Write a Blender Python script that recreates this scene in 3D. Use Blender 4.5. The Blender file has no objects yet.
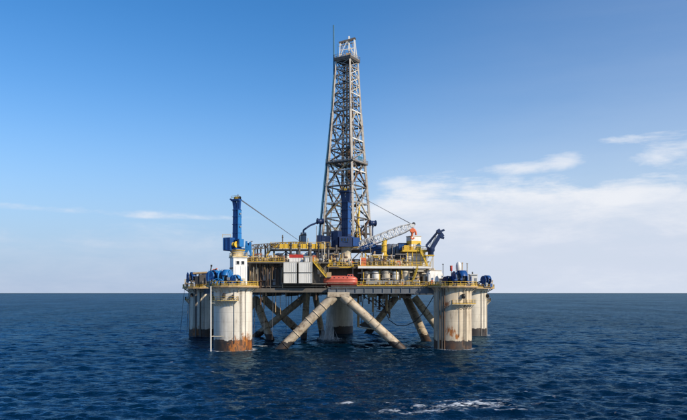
import bpy, bmesh, math, random
import numpy as np
from mathutils import Vector, Matrix, Quaternion

R = math.radians
rnd = random.Random(7)
scene = bpy.context.scene
col = scene.collection

# ------------------------------------------------------------------ camera
F = 668.0            # focal length in photograph pixels (35 mm on a 36 mm sensor, 687 px wide)
CAM_H = 16.3         # eye height above the sea, metres
cam_d = bpy.data.cameras.new('camera')
cam = bpy.data.objects.new('camera', cam_d)
col.objects.link(cam)
cam.location = (0, 0, CAM_H)
cam.rotation_euler = (R(90), 0, 0)
cam_d.sensor_width = 36.0
cam_d.lens = 35.0
cam_d.shift_y = 83.0 / 687.0
cam_d.clip_start = 0.5
cam_d.clip_end = 120000
scene.camera = cam

# ------------------------------------------------------------------ light
SUN_AZ = R(127)      # clockwise from +Y (the way the camera looks)
SUN_EL = R(30)
sun_dir = Vector((math.sin(SUN_AZ) * math.cos(SUN_EL), math.cos(SUN_AZ) * math.cos(SUN_EL), math.sin(SUN_EL)))
sl = bpy.data.lights.new('sun', 'SUN')
sl.energy = 5.0
sl.angle = R(0.53)
sl.color = (1.0, 0.885, 0.72)
so = bpy.data.objects.new('sun', sl)
col.objects.link(so)
so.rotation_euler = sun_dir.to_track_quat('Z', 'Y').to_euler()
so.location = (120, -60, 150)

scene.view_settings.view_transform = 'Standard'
scene.view_settings.look = 'None'
scene.view_settings.gamma = 1.0
scene.view_settings.exposure = 0.0
scene.view_settings.use_curve_mapping = False

scene.cycles.use_denoising = True
scene.cycles.sample_clamp_indirect = 4.0

world = bpy.data.worlds.new('World')
scene.world = world
world.use_nodes = True
wn = world.node_tree
wn.nodes.clear()


class NT:
    """small helper to write node trees"""
    def __init__(s, tree):
        s.t = tree

    def n(s, typ, **kw):
        nd = s.t.nodes.new(typ)
        ins = kw.pop('ins', {})
        for k, v in kw.items():
            setattr(nd, k, v)
        for k, v in ins.items():
            if isinstance(v, bpy.types.NodeSocket):
                s.t.links.new(v, nd.inputs[k])
            else:
                nd.inputs[k].default_value = v
        return nd

    def m(s, op, a, b=0.0, c=None, clamp=False):
        ins = {0: a, 1: b}
        if c is not None:
            ins[2] = c
        nd = s.n('ShaderNodeMath', operation=op, ins=ins)
        nd.use_clamp = clamp
        return nd.outputs[0]

    def mix(s, f, a, b, mode='MIX'):
        nd = s.n('ShaderNodeMix', data_type='RGBA', blend_type=mode)
        for i, v in ((0, f), (6, a), (7, b)):
            if isinstance(v, bpy.types.NodeSocket):
                s.t.links.new(v, nd.inputs[i])
            else:
                if i and len(v) == 3:
                    v = (*v, 1)
                nd.inputs[i].default_value = v
        return nd.outputs[2]

    def ramp(s, f, lo, hi):
        nd = s.n('ShaderNodeMapRange', interpolation_type='SMOOTHSTEP', ins={0: f, 1: lo, 2: hi, 3: 0.0, 4: 1.0})
        return nd.outputs[0]


w = NT(wn)
sky = w.n('ShaderNodeTexSky', sky_type='NISHITA')
sky.sun_disc = False
sky.sun_elevation = SUN_EL
sky.sun_rotation = SUN_AZ
sky.altitude = 0.0
sky.air_density = 1.0
sky.dust_density = 0.05
sky.ozone_density = 2.6
wgeo = w.n('ShaderNodeTexCoord')
wdir = wgeo.outputs['Generated']
wsep = w.n('ShaderNodeSeparateXYZ', ins={0: wdir})
dx, dy, dz = wsep.outputs
elev = w.m('ARCSINE', dz)                                 # radians
azim = w.m('ARCTAN2', dx, dy)                             # radians, 0 = straight ahead
# wispy, layered cloud: noise that is stretched along the horizon
mp = w.n('ShaderNodeMapping', ins={'Vector': wdir, 'Scale': (3.2, 3.2, 26.0), 'Location': (0.35, 0.2, 0.1)})
nz1 = w.n('ShaderNodeTexNoise', ins={'Vector': mp.outputs[0], 'Scale': 1.0, 'Detail': 9.0, 'Roughness': 0.58, 'Distortion': 0.25})
mp2 = w.n('ShaderNodeMapping', ins={'Vector': wdir, 'Scale': (10.0, 10.0, 27.0), 'Location': (1.3, 0.7, 2.1)})
nz2 = w.n('ShaderNodeTexNoise', ins={'Vector': mp2.outputs[0], 'Scale': 1.0, 'Detail': 8.0, 'Roughness': 0.62, 'Distortion': 0.4})
n1, n2 = nz1.outputs['Fac'], nz2.outputs['Fac']
deg = 180 / math.pi
el_d = w.m('MULTIPLY', elev, deg)
az_d = w.m('MULTIPLY', azim, deg)


def blob(a0, e0, sa, se):
    """soft elliptical area of cloud round azimuth a0, elevation e0 (degrees)"""
    a = w.m('DIVIDE', w.m('SUBTRACT', az_d, a0), sa)
    e = w.m('DIVIDE', w.m('SUBTRACT', el_d, e0), se)
    r2 = w.m('ADD', w.m('MULTIPLY', a, a), w.m('MULTIPLY', e, e))
    return w.m('EXPONENT', w.m('MULTIPLY', r2, -1.0))


# veil of thin cloud along the horizon, thicker to the right
right = w.ramp(az_d, -4.0, 6.0)
wob = w.m('SUBTRACT', n1, 0.5)
mp3 = w.n('ShaderNodeMapping', ins={'Vector': wdir, 'Scale': (6.0, 6.0, 30.0), 'Location': (3.1, 1.7, 0.4)})
n3 = w.n('ShaderNodeTexNoise', ins={'Vector': mp3.outputs[0], 'Scale': 1.0, 'Detail': 10.0, 'Roughness': 0.64, 'Distortion': 0.35}).outputs['Fac']
tex = w.m('SUBTRACT', w.m('ADD', w.m('MULTIPLY', n3, 0.55), w.m('MULTIPLY', n2, 0.45)), 0.5)
top_of_veil = w.m('ADD', w.m('ADD', 4.8, w.m('MULTIPLY', right, 4.5)), w.m('ADD', w.m('MULTIPLY', wob, 3.0), w.m('MULTIPLY', tex, 7.0)))
veil = w.ramp(w.m('SUBTRACT', top_of_veil, el_d), -0.5, 1.6)
dens = w.m('ADD', w.m('ADD', 0.22, w.m('MULTIPLY', right, 0.70)), w.m('MULTIPLY', tex, 1.2), clamp=True)
veil = w.m('MULTIPLY', veil, dens)
# single puffs
puffs = w.m('ADD', blob(14.2, 10.2, 3.2, 0.55), blob(18.4, 10.7, 2.0, 0.80))
puffs = w.m('ADD', puffs, w.m('MULTIPLY', blob(26.8, 10.7, 3.4, 1.6), 1.15))
puffs = w.m('ADD', puffs, w.m('MULTIPLY', blob(4.8, 9.1, 2.8, 0.8), 0.9))
puffs = w.m('ADD', puffs, w.m('MULTIPLY', blob(22.8, 11.9, 2.4, 0.4), 0.75))
puffs = w.m('ADD', puffs, w.m('MULTIPLY', blob(-25.0, 6.6, 9.0, 0.34), 0.8))
puffs = w.m('ADD', puffs, w.m('MULTIPLY', blob(-14.0, 6.3, 8.0, 0.26), 0.5))
pf = w.ramp(w.m('ADD', w.m('MULTIPLY', puffs, 0.95), w.m('MULTIPLY', tex, 4.4)), 0.18, 1.5)
pf = w.m('MULTIPLY', pf, w.m('MULTIPLY', w.ramp(puffs, 0.04, 0.5), 0.85))
thin = w.m('MULTIPLY', w.m('MULTIPLY', w.m('ADD', 0.6, w.m('MULTIPLY', n1, 0.5)), w.ramp(el_d, 40.0, 6.0)), w.m('ADD', 0.02, w.m('MULTIPLY', w.ramp(az_d, -6.0, 30.0), 0.22)))
cl = w.m('MAXIMUM', w.m('MAXIMUM', veil, pf), thin, clamp=True)
lp_cloud = w.mix(w.ramp(w.m('ADD', w.m('MULTIPLY', tex, 1.3), w.m('MULTIPLY', w.ramp(el_d, 2.0, 9.5), 0.5)), 0.0, 0.6), (4.35, 4.8, 5.7), (5.7, 5.9, 6.3))
hsv = w.n('ShaderNodeHueSaturation', ins={'Hue': 0.505, 'Saturation': 1.36, 'Value': 1.03, 'Color': sky.outputs[0]})
# pale lavender sea haze right above the horizon
eh = w.m('MULTIPLY', w.m('MAXIMUM', el_d, 0.0), 0.095)
hz = w.m('MULTIPLY', w.m('EXPONENT', w.m('MULTIPLY', w.m('MULTIPLY', eh, eh), -1.0)), 0.93)
hzc = w.mix(right, (2.25, 3.1, 4.75), (3.75, 4.3, 5.3))
mixed = w.mix(hz, hsv.outputs[0], hzc)
mixed = w.mix(cl, mixed, lp_cloud)
bg = w.n('ShaderNodeBackground', ins={'Color': mixed, 'Strength': 0.148})
out = w.n('ShaderNodeOutputWorld', ins={'Surface': bg.outputs[0]})


# ------------------------------------------------------------------ helpers
def at(px, py, d):
    """point seen at photograph pixel (px, py), d metres away from the camera plane"""
    return Vector(((px - 343.5) / F * d, d, CAM_H - (py - 293.0) / F * d))


def zat(py, d):
    return CAM_H - (py - 293.0) / F * d


def xat(px, d):
    return (px - 343.5) / F * d

# ------------------------------------------------------------------ sea
def make_sea():
    # polar sheet: fine in front, coarse behind, reaching past the horizon
    fine = np.radians(np.linspace(-37, 37, 860))
    rest = np.radians(np.linspace(37, 323, 110))[1:-1]
    ang = np.concatenate([fine, rest])
    dang = np.concatenate([np.full(len(fine), np.radians(74 / 859)), np.full(len(rest), np.radians(286 / 109))])
    rad = [58.0]
    while rad[-1] < 1500:
        rad.append(rad[-1] * 1.0042)
    while rad[-1] < 60000:
        rad.append(rad[-1] * 1.07)
    rad = np.array(rad)
    dr = np.gradient(rad)
    RR, AA = np.meshgrid(rad, ang, indexing='ij')
    X = (RR * np.sin(AA)).ravel()
    Y = (RR * np.cos(AA)).ravel()
    SP = np.maximum(np.repeat(dr[:, None], len(ang), 1), RR * dang[None, :] * 0.6).ravel()
    g = np.random.default_rng(5)
    Z = np.zeros_like(X)
    OX = np.zeros_like(X)
    OY = np.zeros_like(X)
    lost = np.zeros_like(X)      # share of the wave slope the sheet is too coarse to carry; the bump takes it over
    total = 0.0
    # wind sea running from the right rear towards the left front
    for i in range(140):
        lam = 0.9 * (30.0 / 0.9) ** g.random()
        th = R(262) + g.normal(0, 0.42)
        k = 2 * math.pi / lam
        amp = 0.0086 * lam * math.exp(-(lam / 15.0) ** 2) * g.uniform(0.4, 1.3) * (lam / 3.0) ** -0.35
        kx, ky = k * math.cos(th), k * math.sin(th)
        fade = np.clip((lam / SP - 2.2) / 2.0, 0, 1)
        ph = kx * X + ky * Y + g.uniform(0, 6.28)
        Z += amp * fade * np.cos(ph)
        lost += (amp * k) ** 2 * (1 - fade * fade)
        total += (amp * k) ** 2
        s = amp * fade * 0.75 * np.sin(ph)
        OX -= s * math.cos(th)
        OY -= s * math.sin(th)
    # foam: where the swell breaks in the foreground, and round the legs
    foam = np.zeros_like(X)

    def ell(px, py, rx, ry, rot=0.0, amp=1.0):
        d = F * CAM_H / (py - 293.0)
        x0 = (px - 343.5) / F * d
        c, s_ = math.cos(rot), math.sin(rot)
        u = ((X - x0) * c + (Y - d) * s_) / rx
        v = (-(X - x0) * s_ + (Y - d) * c) / ry
        return amp * np.exp(-(u * u + v * v))
    for (px, py, rx, ry, rot, a) in FOAM:
        foam = np.maximum(foam, ell(px, py, rx, ry, rot, a))
    for k in range(46):      # stray whitecaps
        y_ = 306 + 112 * g.random() ** 0.8
        foam = np.maximum(foam, ell(g.uniform(0, 687), y_, g.uniform(0.5, 1.6), g.uniform(0.3, 0.6), g.uniform(-0.3, 0.4), g.uniform(0.45, 0.72)))
    for (cx, cy, r, a) in FOAM_RINGS:
        q = np.abs(np.hypot(X - cx, Y - cy) - r)
        foam = np.maximum(foam, a * np.exp(-(q / 1.2) ** 2))
    Z += 0.42 * foam * np.clip((170.0 - np.hypot(X, Y)) / 40.0, 0, 1)      # the breaking crests stand up
    V = np.stack([X + OX, Y + OY, Z], 1)
    nr, na = RR.shape
    idx = np.arange(nr * na).reshape(nr, na)
    nxt = np.roll(idx, -1, 1)
    quads = np.stack([idx[:-1], idx[1:], nxt[1:], nxt[:-1]], -1).reshape(-1, 4)[:, ::-1]
    # centre disc under the camera
    V = np.concatenate([V, [[0, 0, 0]]])
    foam = np.concatenate([foam, [0]])
    lost = np.concatenate([np.sqrt(lost / total), [0]])
    c = len(V) - 1
    tris = np.stack([idx[0], np.full(na, c), nxt[0]], 1)[:, ::-1]
    me = bpy.data.meshes.new('sea')
    nq, nt = len(quads), len(tris)
    me.vertices.add(len(V))
    me.vertices.foreach_set('co', V.astype(np.float32).ravel())
    me.loops.add(nq * 4 + nt * 3)
    me.loops.foreach_set('vertex_index', np.concatenate([quads.ravel(), tris.ravel()]).astype(np.int32))
    me.polygons.add(nq + nt)
    me.polygons.foreach_set('loop_start', np.concatenate([np.arange(nq) * 4, nq * 4 + np.arange(nt) * 3]).astype(np.int32))
    me.update(calc_edges=True)
    me.validate()
    me.polygons.foreach_set('use_smooth', np.ones(len(me.polygons), dtype=bool))
    at_ = me.attributes.new('foam', 'FLOAT', 'POINT')
    at_.data.foreach_set('value', foam.astype(np.float32))
    al = me.attributes.new('lost', 'FLOAT', 'POINT')
    al.data.foreach_set('value', lost.astype(np.float32))
    mt = bpy.data.materials.new('sea_water')
    mt.use_nodes = True
    t = NT(mt.node_tree)
    mt.node_tree.nodes.clear()
    geo = t.n('ShaderNodeNewGeometry')
    pos = geo.outputs['Position']
    m1 = t.n('ShaderNodeMapping', ins={'Vector': pos, 'Scale': (0.45, 0.95, 0.5), 'Rotation': (0, 0, R(14))})
    a1 = t.n('ShaderNodeTexNoise', ins={'Vector': m1.outputs[0], 'Scale': 1.0, 'Detail': 4.0, 'Roughness': 0.55, 'Distortion': 0.3})
    m2 = t.n('ShaderNodeMapping', ins={'Vector': pos, 'Scale': (1.6, 2.6, 1.5), 'Rotation': (0, 0, R(-9))})
    a2 = t.n('ShaderNodeTexNoise', ins={'Vector': m2.outputs[0], 'Scale': 1.0, 'Detail': 3.0, 'Roughness': 0.55})
    hgt = t.m('ADD', t.m('MULTIPLY', a1.outputs['Fac'], 0.15), t.m('MULTIPLY', a2.outputs['Fac'], 0.045))
    m0 = t.n('ShaderNodeMapping', ins={'Vector': pos, 'Scale': (0.16, 0.34, 0.3), 'Rotation': (0, 0, R(-8))})
    a0 = t.n('ShaderNodeTexNoise', ins={'Vector': m0.outputs[0], 'Scale': 1.0, 'Detail': 5.0, 'Roughness': 0.6, 'Distortion': 0.3})
    la = t.n('ShaderNodeAttribute', attribute_name='lost')
    hgt = t.m('ADD', hgt, t.m('MULTIPLY', t.m('MULTIPLY', a0.outputs['Fac'], 1.15), la.outputs['Fac']))
    bmp = t.n('ShaderNodeBump', ins={'Height': hgt, 'Strength': 1.0, 'Distance': 1.0})
    # gusts: streaky patches of rougher and smoother water at several sizes
    g_ = None
    for sx, sy, k_ in ((0.010, 0.0030, 0.36), (0.035, 0.012, 0.34), (0.12, 0.06, 0.30)):
        mg = t.n('ShaderNodeMapping', ins={'Vector': pos, 'Scale': (sx, sy, 0.02), 'Rotation': (0, 0, R(-7))})
        ng = t.n('ShaderNodeTexNoise', ins={'Vector': mg.outputs[0], 'Scale': 1.0, 'Detail': 6.0, 'Roughness': 0.65, 'Distortion': 0.5})
        e = t.m('MULTIPLY', ng.outputs['Fac'], k_)
        g_ = e if g_ is None else t.m('ADD', g_, e)
    gust = t.ramp(g_, 0.36, 0.64)
    base = t.mix(gust, (0.0002, 0.0072, 0.018), (0.0005, 0.0150, 0.038))
    dif = t.n('ShaderNodeBsdfDiffuse', ins={'Color': base, 'Normal': bmp.outputs[0]})
    gls = t.n('ShaderNodeBsdfGlossy', ins={'Color': (0.52, 0.81, 1.0, 1), 'Roughness': 0.02, 'Normal': bmp.outputs[0]})
    # reflectance of a wave-covered sea: Fresnel, held down at grazing angles where the crests hide each other
    fr = t.n('ShaderNodeFresnel', ins={'IOR': 1.333, 'Normal': bmp.outputs[0]})
    ff = t.m('MULTIPLY', t.m('MULTIPLY', fr.outputs[0], t.m('ADD', 0.95, t.m('MULTIPLY', gust, 0.5))), t.m('SUBTRACT', 1.0, t.m('MULTIPLY', fr.outputs[0], 0.93)))
    pb = t.n('ShaderNodeMixShader', ins={0: ff, 1: dif.outputs[0], 2: gls.outputs[0]})
    fa = t.n('ShaderNodeAttribute', attribute_name='foam')
    m4 = t.n('ShaderNodeMapping', ins={'Vector': pos, 'Scale': (0.8, 1.9, 1.0)})
    a4 = t.n('ShaderNodeTexNoise', ins={'Vector': m4.outputs[0], 'Scale': 1.0, 'Detail': 10.0, 'Roughness': 0.68, 'Distortion': 0.8})
    fm = t.m('ADD', fa.outputs['Fac'], t.m('MULTIPLY', t.m('SUBTRACT', a4.outputs['Fac'], 0.5), 3.6))
    fm = t.ramp(t.m('MULTIPLY', fm, t.ramp(fa.outputs['Fac'], 0.05, 0.4)), 0.56, 1.35)
    fo = t.n('ShaderNodeBsdfPrincipled', ins={'Base Color': (0.72, 0.76, 0.78, 1), 'Roughness': 0.8})
    ms = t.n('ShaderNodeMixShader', ins={0: fm, 1: pb.outputs[0], 2: fo.outputs[0]})
    t.n('ShaderNodeOutputMaterial', ins={'Surface': ms.outputs[0]})
    me.materials.append(mt)
    o = bpy.data.objects.new('sea', me)
    col.objects.link(o)
    o['kind'] = 'structure'
    o['label'] = 'dark blue wind-rippled open sea reaching the horizon'
    return o


FOAM = [(470, 406, 9.0, 1.6, 0.12, 0.95), (440, 408, 6.5, 2.6, -0.2, 0.72), (492, 402, 4.5, 1.0, 0.2, 0.95), (514, 411, 3.6, 1.1, 0.3, 0.95), (452, 403, 5.0, 0.8, 0.1, 0.85),
        (390, 411, 5.0, 1.2, 0.2, 0.78), (345, 404, 2.0, 1.3, 0.4, 0.85), (408, 400, 3.0, 0.7, 0.0, 0.85), (425, 413, 7.0, 1.4, 0.1, 0.8), (455, 411, 6.0, 1.2, 0.1, 0.8), (490, 408, 5.0, 1.0, 0.15, 0.85), (400, 405, 4.0, 0.9, 0.1, 0.7), (226, 350.8, 4.5, 0.9, 0.0, 0.8), (246, 350.2, 2.5, 1.2, 0.0, 0.8), (443, 349.6, 4.0, 0.9, 0, 0.8), (465, 349, 2.5, 1.2, 0, 0.75), (196, 337, 5.0, 1.5, 0, 0.7), (480, 336, 4.0, 1.5, 0, 0.7), (333, 341, 5.0, 3.0, 0, 1.0), (545, 405, 6.0, 1.0, 0.1, 0.55), (560, 398, 5.0, 0.8, 0.1, 0.5),
        (283, 348.5, 2.6, 1.2, 0, 0.8), (399, 348.5, 2.6, 1.2, 0, 0.8), (426, 341, 2.5, 1.2, 0, 0.75), (262, 346.2, 4.5, 1.6, 0.0, 0.95), (275, 347.0, 3.0, 1.2, 0.0, 0.85), (330, 343, 6.5, 3.6, 0.0, 0.92), (345, 344, 5.0, 2.0, 0.0, 0.75), (213, 373, 0.8, 0.7, 0, 0.9),
        (171, 362, 0.9, 0.6, 0, 0.85), (283, 355, 1.5, 0.5, 0, 0.7), (60, 352, 2.0, 0.8, 0, 0.6), (610, 345, 2.0, 0.8, 0, 0.6), (640, 385, 2.0, 0.7, 0.1, 0.6), (120, 395, 1.8, 0.6, 0.1, 0.55)]

# ------------------------------------------------------------------ materials
def paint(name, c, rough=0.5, rust=0.0, grime=0.35, metal=0.0, streak=True, scale=1.0, rustc=(0.20, 0.075, 0.025), spots=(), boot=None, seams=None):
    """painted steel: colour drift, run-down dirt, rust that follows a streaky noise; spots = rust patches (x, y, z, radius); boot = height of dark waterline paint"""
    mt = bpy.data.materials.new(name)
    mt.use_nodes = True
    t = NT(mt.node_tree)
    mt.node_tree.nodes.clear()
    pos = t.n('ShaderNodeNewGeometry').outputs['Position']
    ma = t.n('ShaderNodeMapping', ins={'Vector': pos, 'Scale': (0.9 * scale, 0.9 * scale, 0.10 * scale if streak else 0.9 * scale)})
    na = t.n('ShaderNodeTexNoise', ins={'Vector': ma.outputs[0], 'Scale': 1.0, 'Detail': 6.0, 'Roughness': 0.65})
    mb = t.n('ShaderNodeMapping', ins={'Vector': pos, 'Scale': (0.5 * scale, 0.5 * scale, 0.4 * scale), 'Location': (7, 3, 1)})
    nb = t.n('ShaderNodeTexNoise', ins={'Vector': mb.outputs[0], 'Scale': 1.0, 'Detail': 7.0, 'Roughness': 0.62})
    dirty = tuple(x * k for x, k in zip(c, (0.50, 0.46, 0.40)))
    f1 = t.m('MULTIPLY', t.ramp(na.outputs['Fac'], 0.36, 0.68), grime)
    cc = t.mix(f1, c, dirty)
    f2 = t.m('MULTIPLY', t.ramp(nb.outputs['Fac'], 0.36, 0.68), grime * 0.6)
    cc = t.mix(f2, cc, tuple(x * 0.62 for x in c))
    f3 = None
    if rust > 0:
        nn = t.m('ADD', t.m('MULTIPLY', na.outputs['Fac'], 0.62), t.m('MULTIPLY', nb.outputs['Fac'], 0.38))
        f3 = t.ramp(nn, 0.66 - 0.22 * rust, 0.82 - 0.22 * rust)
        f3 = t.m('MULTIPLY', f3, min(1.0, 0.55 + rust * 0.4))
    if spots:
        acc = None
        for (x, y, z, r) in spots:
            dv = t.n('ShaderNodeVectorMath', operation='DISTANCE', ins={0: pos, 1: (x, y, z)})
            q = t.m('SUBTRACT', 1.0, t.m('DIVIDE', dv.outputs['Value'], r))
            acc = q if acc is None else t.m('MAXIMUM', acc, q)
        mc = t.n('ShaderNodeMapping', ins={'Vector': pos, 'Scale': (1.5, 1.5, 0.55)})
        nc = t.n('ShaderNodeTexNoise', ins={'Vector': mc.outputs[0], 'Scale': 1.0, 'Detail': 10.0, 'Roughness': 0.72, 'Distortion': 0.6})
        sp = t.ramp(t.m('ADD', acc, t.m('MULTIPLY', t.m('SUBTRACT', nc.outputs['Fac'], 0.5), 3.4)), 0.24, 0.9)
        sp = t.m('MULTIPLY', sp, t.ramp(acc, -0.1, 0.3))
    if boot is not None:
        zz = t.n('ShaderNodeSeparateXYZ', ins={0: pos}).outputs[2]
        bz = t.m('ADD', boot, t.m('ADD', t.m('MULTIPLY', t.m('SUBTRACT', na.outputs['Fac'], 0.5), 1.3), t.m('MULTIPLY', t.m('SUBTRACT', nb.outputs['Fac'], 0.5), 1.6)))
        fb = t.ramp(t.m('SUBTRACT', bz, zz), -0.05, 0.12)
        marine = t.mix(t.ramp(nb.outputs['Fac'], 0.45, 0.68), (0.030, 0.026, 0.024), (0.085, 0.048, 0.028))
        cc = t.mix(fb, cc, marine)
        # weathered fringe just above the boot-topping
        fr = t.m('MULTIPLY', t.ramp(t.m('SUBTRACT', t.m('ADD', bz, 1.5), zz), 0.0, 1.4), t.ramp(nb.outputs['Fac'], 0.45, 0.7))
        cc = t.mix(t.m('MULTIPLY', fr, t.m('SUBTRACT', 0.55, t.m('MULTIPLY', fb, 0.55))), cc, (0.22, 0.13, 0.07))
    if seams:
        zz2 = t.n('ShaderNodeSeparateXYZ', ins={0: pos}).outputs[2]
        fz_ = t.m('FRACT', t.m('DIVIDE', zz2, seams))
        ln = t.m('LESS_THAN', fz_, 0.03)
        cc = t.mix(t.m('MULTIPLY', ln, 0.35), cc, (0.20, 0.15, 0.10))
    rc = t.mix(t.ramp(nb.outputs['Fac'], 0.3, 0.7), rustc, tuple(x * 0.45 for x in rustc))
    if f3 is not None:
        cc = t.mix(f3, cc, rc)
    if spots:
        cc = t.mix(sp, cc, t.mix(t.ramp(na.outputs['Fac'], 0.35, 0.65), (0.42, 0.15, 0.022), (0.22, 0.07, 0.018)))
    rg = t.m('ADD', rough, t.m('MULTIPLY', t.m('SUBTRACT', nb.outputs['Fac'], 0.5), 0.35))
    bp = t.n('ShaderNodeBump', ins={'Height': nb.outputs['Fac'], 'Strength': 0.25, 'Distance': 0.12})
    pb = t.n('ShaderNodeBsdfPrincipled', ins={'Base Color': cc, 'Roughness': rg, 'Metallic': metal, 'Normal': bp.outputs[0]})
    t.n('ShaderNodeOutputMaterial', ins={'Surface': pb.outputs[0]})
    return mt


M = {}
M['white'] = paint('white_paint', (0.74, 0.72, 0.66), 0.5, rust=0.25, grime=0.35)
M['cleanwhite'] = paint('clean_white_paint', (0.78, 0.77, 0.73), 0.45, rust=0.0, grime=0.25)
M['cream'] = paint('cream_paint', (0.60, 0.53, 0.40), 0.55, rust=0.35, grime=0.5)
M['brace'] = paint('brace_paint', (0.56, 0.46, 0.33), 0.6, rust=0.62, grime=0.8, scale=0.9, streak=False, boot=2.2)
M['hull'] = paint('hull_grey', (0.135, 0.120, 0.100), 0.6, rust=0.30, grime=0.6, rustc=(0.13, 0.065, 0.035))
M['hulllight'] = paint('hull_light_grey', (0.33, 0.28, 0.22), 0.6, rust=0.45, grime=0.6)
M['grey'] = paint('grey_paint', (0.26, 0.28, 0.30), 0.5, rust=0.2, grime=0.4)
M['girder'] = paint('girder_grey', (0.145, 0.16, 0.175), 0.5, rust=0.25, grime=0.5)
M['dark'] = paint('dark_steel', (0.035, 0.035, 0.038), 0.5, rust=0.2, grime=0.4)
M['brown'] = paint('rusty_brown_steel', (0.13, 0.075, 0.045), 0.7, rust=0.6, grime=0.5)
M['galv'] = paint('weathered_galvanised_steel', (0.38, 0.35, 0.31), 0.5, rust=0.62, grime=0.5, metal=0.2, streak=False, scale=1.4, rustc=(0.26, 0.11, 0.045))
M['galvdark'] = paint('dark_weathered_steel', (0.12, 0.105, 0.09), 0.55, rust=0.6, grime=0.5, metal=0.2, streak=False, scale=1.4)
M['yellow'] = paint('yellow_paint', (0.78, 0.50, 0.045), 0.5, rust=0.28, grime=0.45, scale=1.6)
M['rail'] = paint('worn_yellow_rail', (0.66, 0.42, 0.045), 0.6, rust=0.5, grime=0.75, scale=2.2, streak=False)
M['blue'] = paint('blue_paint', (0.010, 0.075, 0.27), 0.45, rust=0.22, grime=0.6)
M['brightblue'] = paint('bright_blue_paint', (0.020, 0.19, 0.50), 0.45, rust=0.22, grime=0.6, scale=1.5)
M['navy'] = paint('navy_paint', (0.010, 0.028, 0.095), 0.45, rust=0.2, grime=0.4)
M['teal'] = paint('teal_blue_paint', (0.03, 0.16, 0.27), 0.5, rust=0.1, grime=0.4)
M['red'] = paint('red_paint', (0.50, 0.035, 0.022), 0.5, rust=0.05, grime=0.4)
M['orange'] = paint('orange_paint', (0.72, 0.16, 0.05), 0.5, rust=0.05, grime=0.3)
M['salmon'] = paint('faded_red_gelcoat', (0.60, 0.135, 0.085), 0.38, rust=0.0, grime=0.28)
M['salmondark'] = paint('dark_red_gelcoat', (0.36, 0.055, 0.04), 0.4, rust=0.0, grime=0.35)
M['rope'] = paint('black_rope', (0.025, 0.025, 0.027), 0.8, rust=0.0, grime=0.3)
M['wire'] = paint('steel_wire', (0.10, 0.105, 0.12), 0.6, rust=0.0, grime=0.3)
M['mesh_deck'] = paint('deck_plate', (0.11, 0.105, 0.09), 0.7, rust=0.4, grime=0.5)
M['tan'] = paint('tan_paint', (0.50, 0.34, 0.17), 0.6, rust=0.3, grime=0.5)


def glass(name):
    mt = bpy.data.materials.new(name)
    mt.use_nodes = True
    p = mt.node_tree.nodes['Principled BSDF']
    p.inputs['Base Color'].default_value = (0.012, 0.016, 0.02, 1)
    p.inputs['Roughness'].default_value = 0.08
    return mt


M['glass'] = glass('dark_window_glass')


# ------------------------------------------------------------------ object helpers
class H:
    """handle on a linked object: origin of its thing and its own matrix in the thing's frame"""
    def __init__(s, o, org, mat):
        s.o, s.org, s.mat = o, org, mat


def thing(name, label, cat, org=(0, 0, 0), group=None):
    o = bpy.data.objects.new(name, None)
    o.empty_display_size = 0.5
    col.objects.link(o)
    o.location = org
    o['label'] = label
    o['category'] = cat
    if group:
        o['group'] = group
    return H(o, Vector(org), Matrix.Identity(4))


def part(par, name, me, mat=None, label=None, kind=None):
    """link mesh data as a child; mat is the matrix in world space"""
    o = bpy.data.objects.new(name, me)
    col.objects.link(o)
    loc = Matrix.Translation(-par.org) @ (mat if mat is not None else Matrix.Identity(4))
    o.parent = par.o
    if par.o.type != 'EMPTY':
        o.matrix_parent_inverse = par.mat.inverted()
    o.matrix_basis = loc
    if label:
        o['label'] = label
    if kind:
        o['kind'] = kind
    return H(o, par.org, loc)


_cache = {}


def unit(kind, mk):
    key = (kind, mk)
    if key in _cache:
        return _cache[key]
    bm = bmesh.new()
    if kind == 'box':
        bmesh.ops.create_cube(bm, size=1.0)
    elif kind == 'bar':                       # square bar along z, 0..1
        bmesh.ops.create_cube(bm, size=1.0)
        bmesh.ops.translate(bm, verts=bm.verts, vec=(0, 0, 0.5))
    elif kind in ('rod', 'tube'):
        n = 8 if kind == 'rod' else 24
        bmesh.ops.create_cone(bm, cap_ends=True, segments=n, radius1=1, radius2=1, depth=1)
        bmesh.ops.translate(bm, verts=bm.verts, vec=(0, 0, 0.5))
        for f in bm.faces:
            f.smooth = len(f.verts) == 4
    me = bpy.data.meshes.new(kind)
    bm.to_mesh(me)
    bm.free()
    me.materials.append(M[mk])
    _cache[key] = me
    return me


def seg_matrix(p, q, sx, sy=None, up=None):
    p, q = Vector(p), Vector(q)
    d = q - p
    L = d.length
    rot = d.to_track_quat('Z', 'Y').to_matrix().to_4x4()
    return Matrix.Translation(p) @ rot @ Matrix.Diagonal((sx, sy or sx, L, 1))


def rod(par, name, p, q, r, mk, label=None):
    return part(par, name, unit('rod', mk), seg_matrix(p, q, r), label)


def tube(par, name, p, q, r, mk, label=None):
    return part(par, name, unit('tube', mk), seg_matrix(p, q, r), label)


def bar(par, name, p, q, w_, mk, h_=None, label=None):
    return part(par, name, unit('bar', mk), seg_matrix(p, q, w_, h_), label)


PHI = R(2.5)


def box(par, name, c, s, mk, rz=PHI, label=None, rx=0, ry=0):
    m = Matrix.Translation(Vector(c)) @ Matrix.Rotation(rz, 4, 'Z') @ Matrix.Rotation(ry, 4, 'Y') @ Matrix.Rotation(rx, 4, 'X') @ Matrix.Diagonal((*s, 1))
    return part(par, name, unit('box', mk), m, label)


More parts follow.
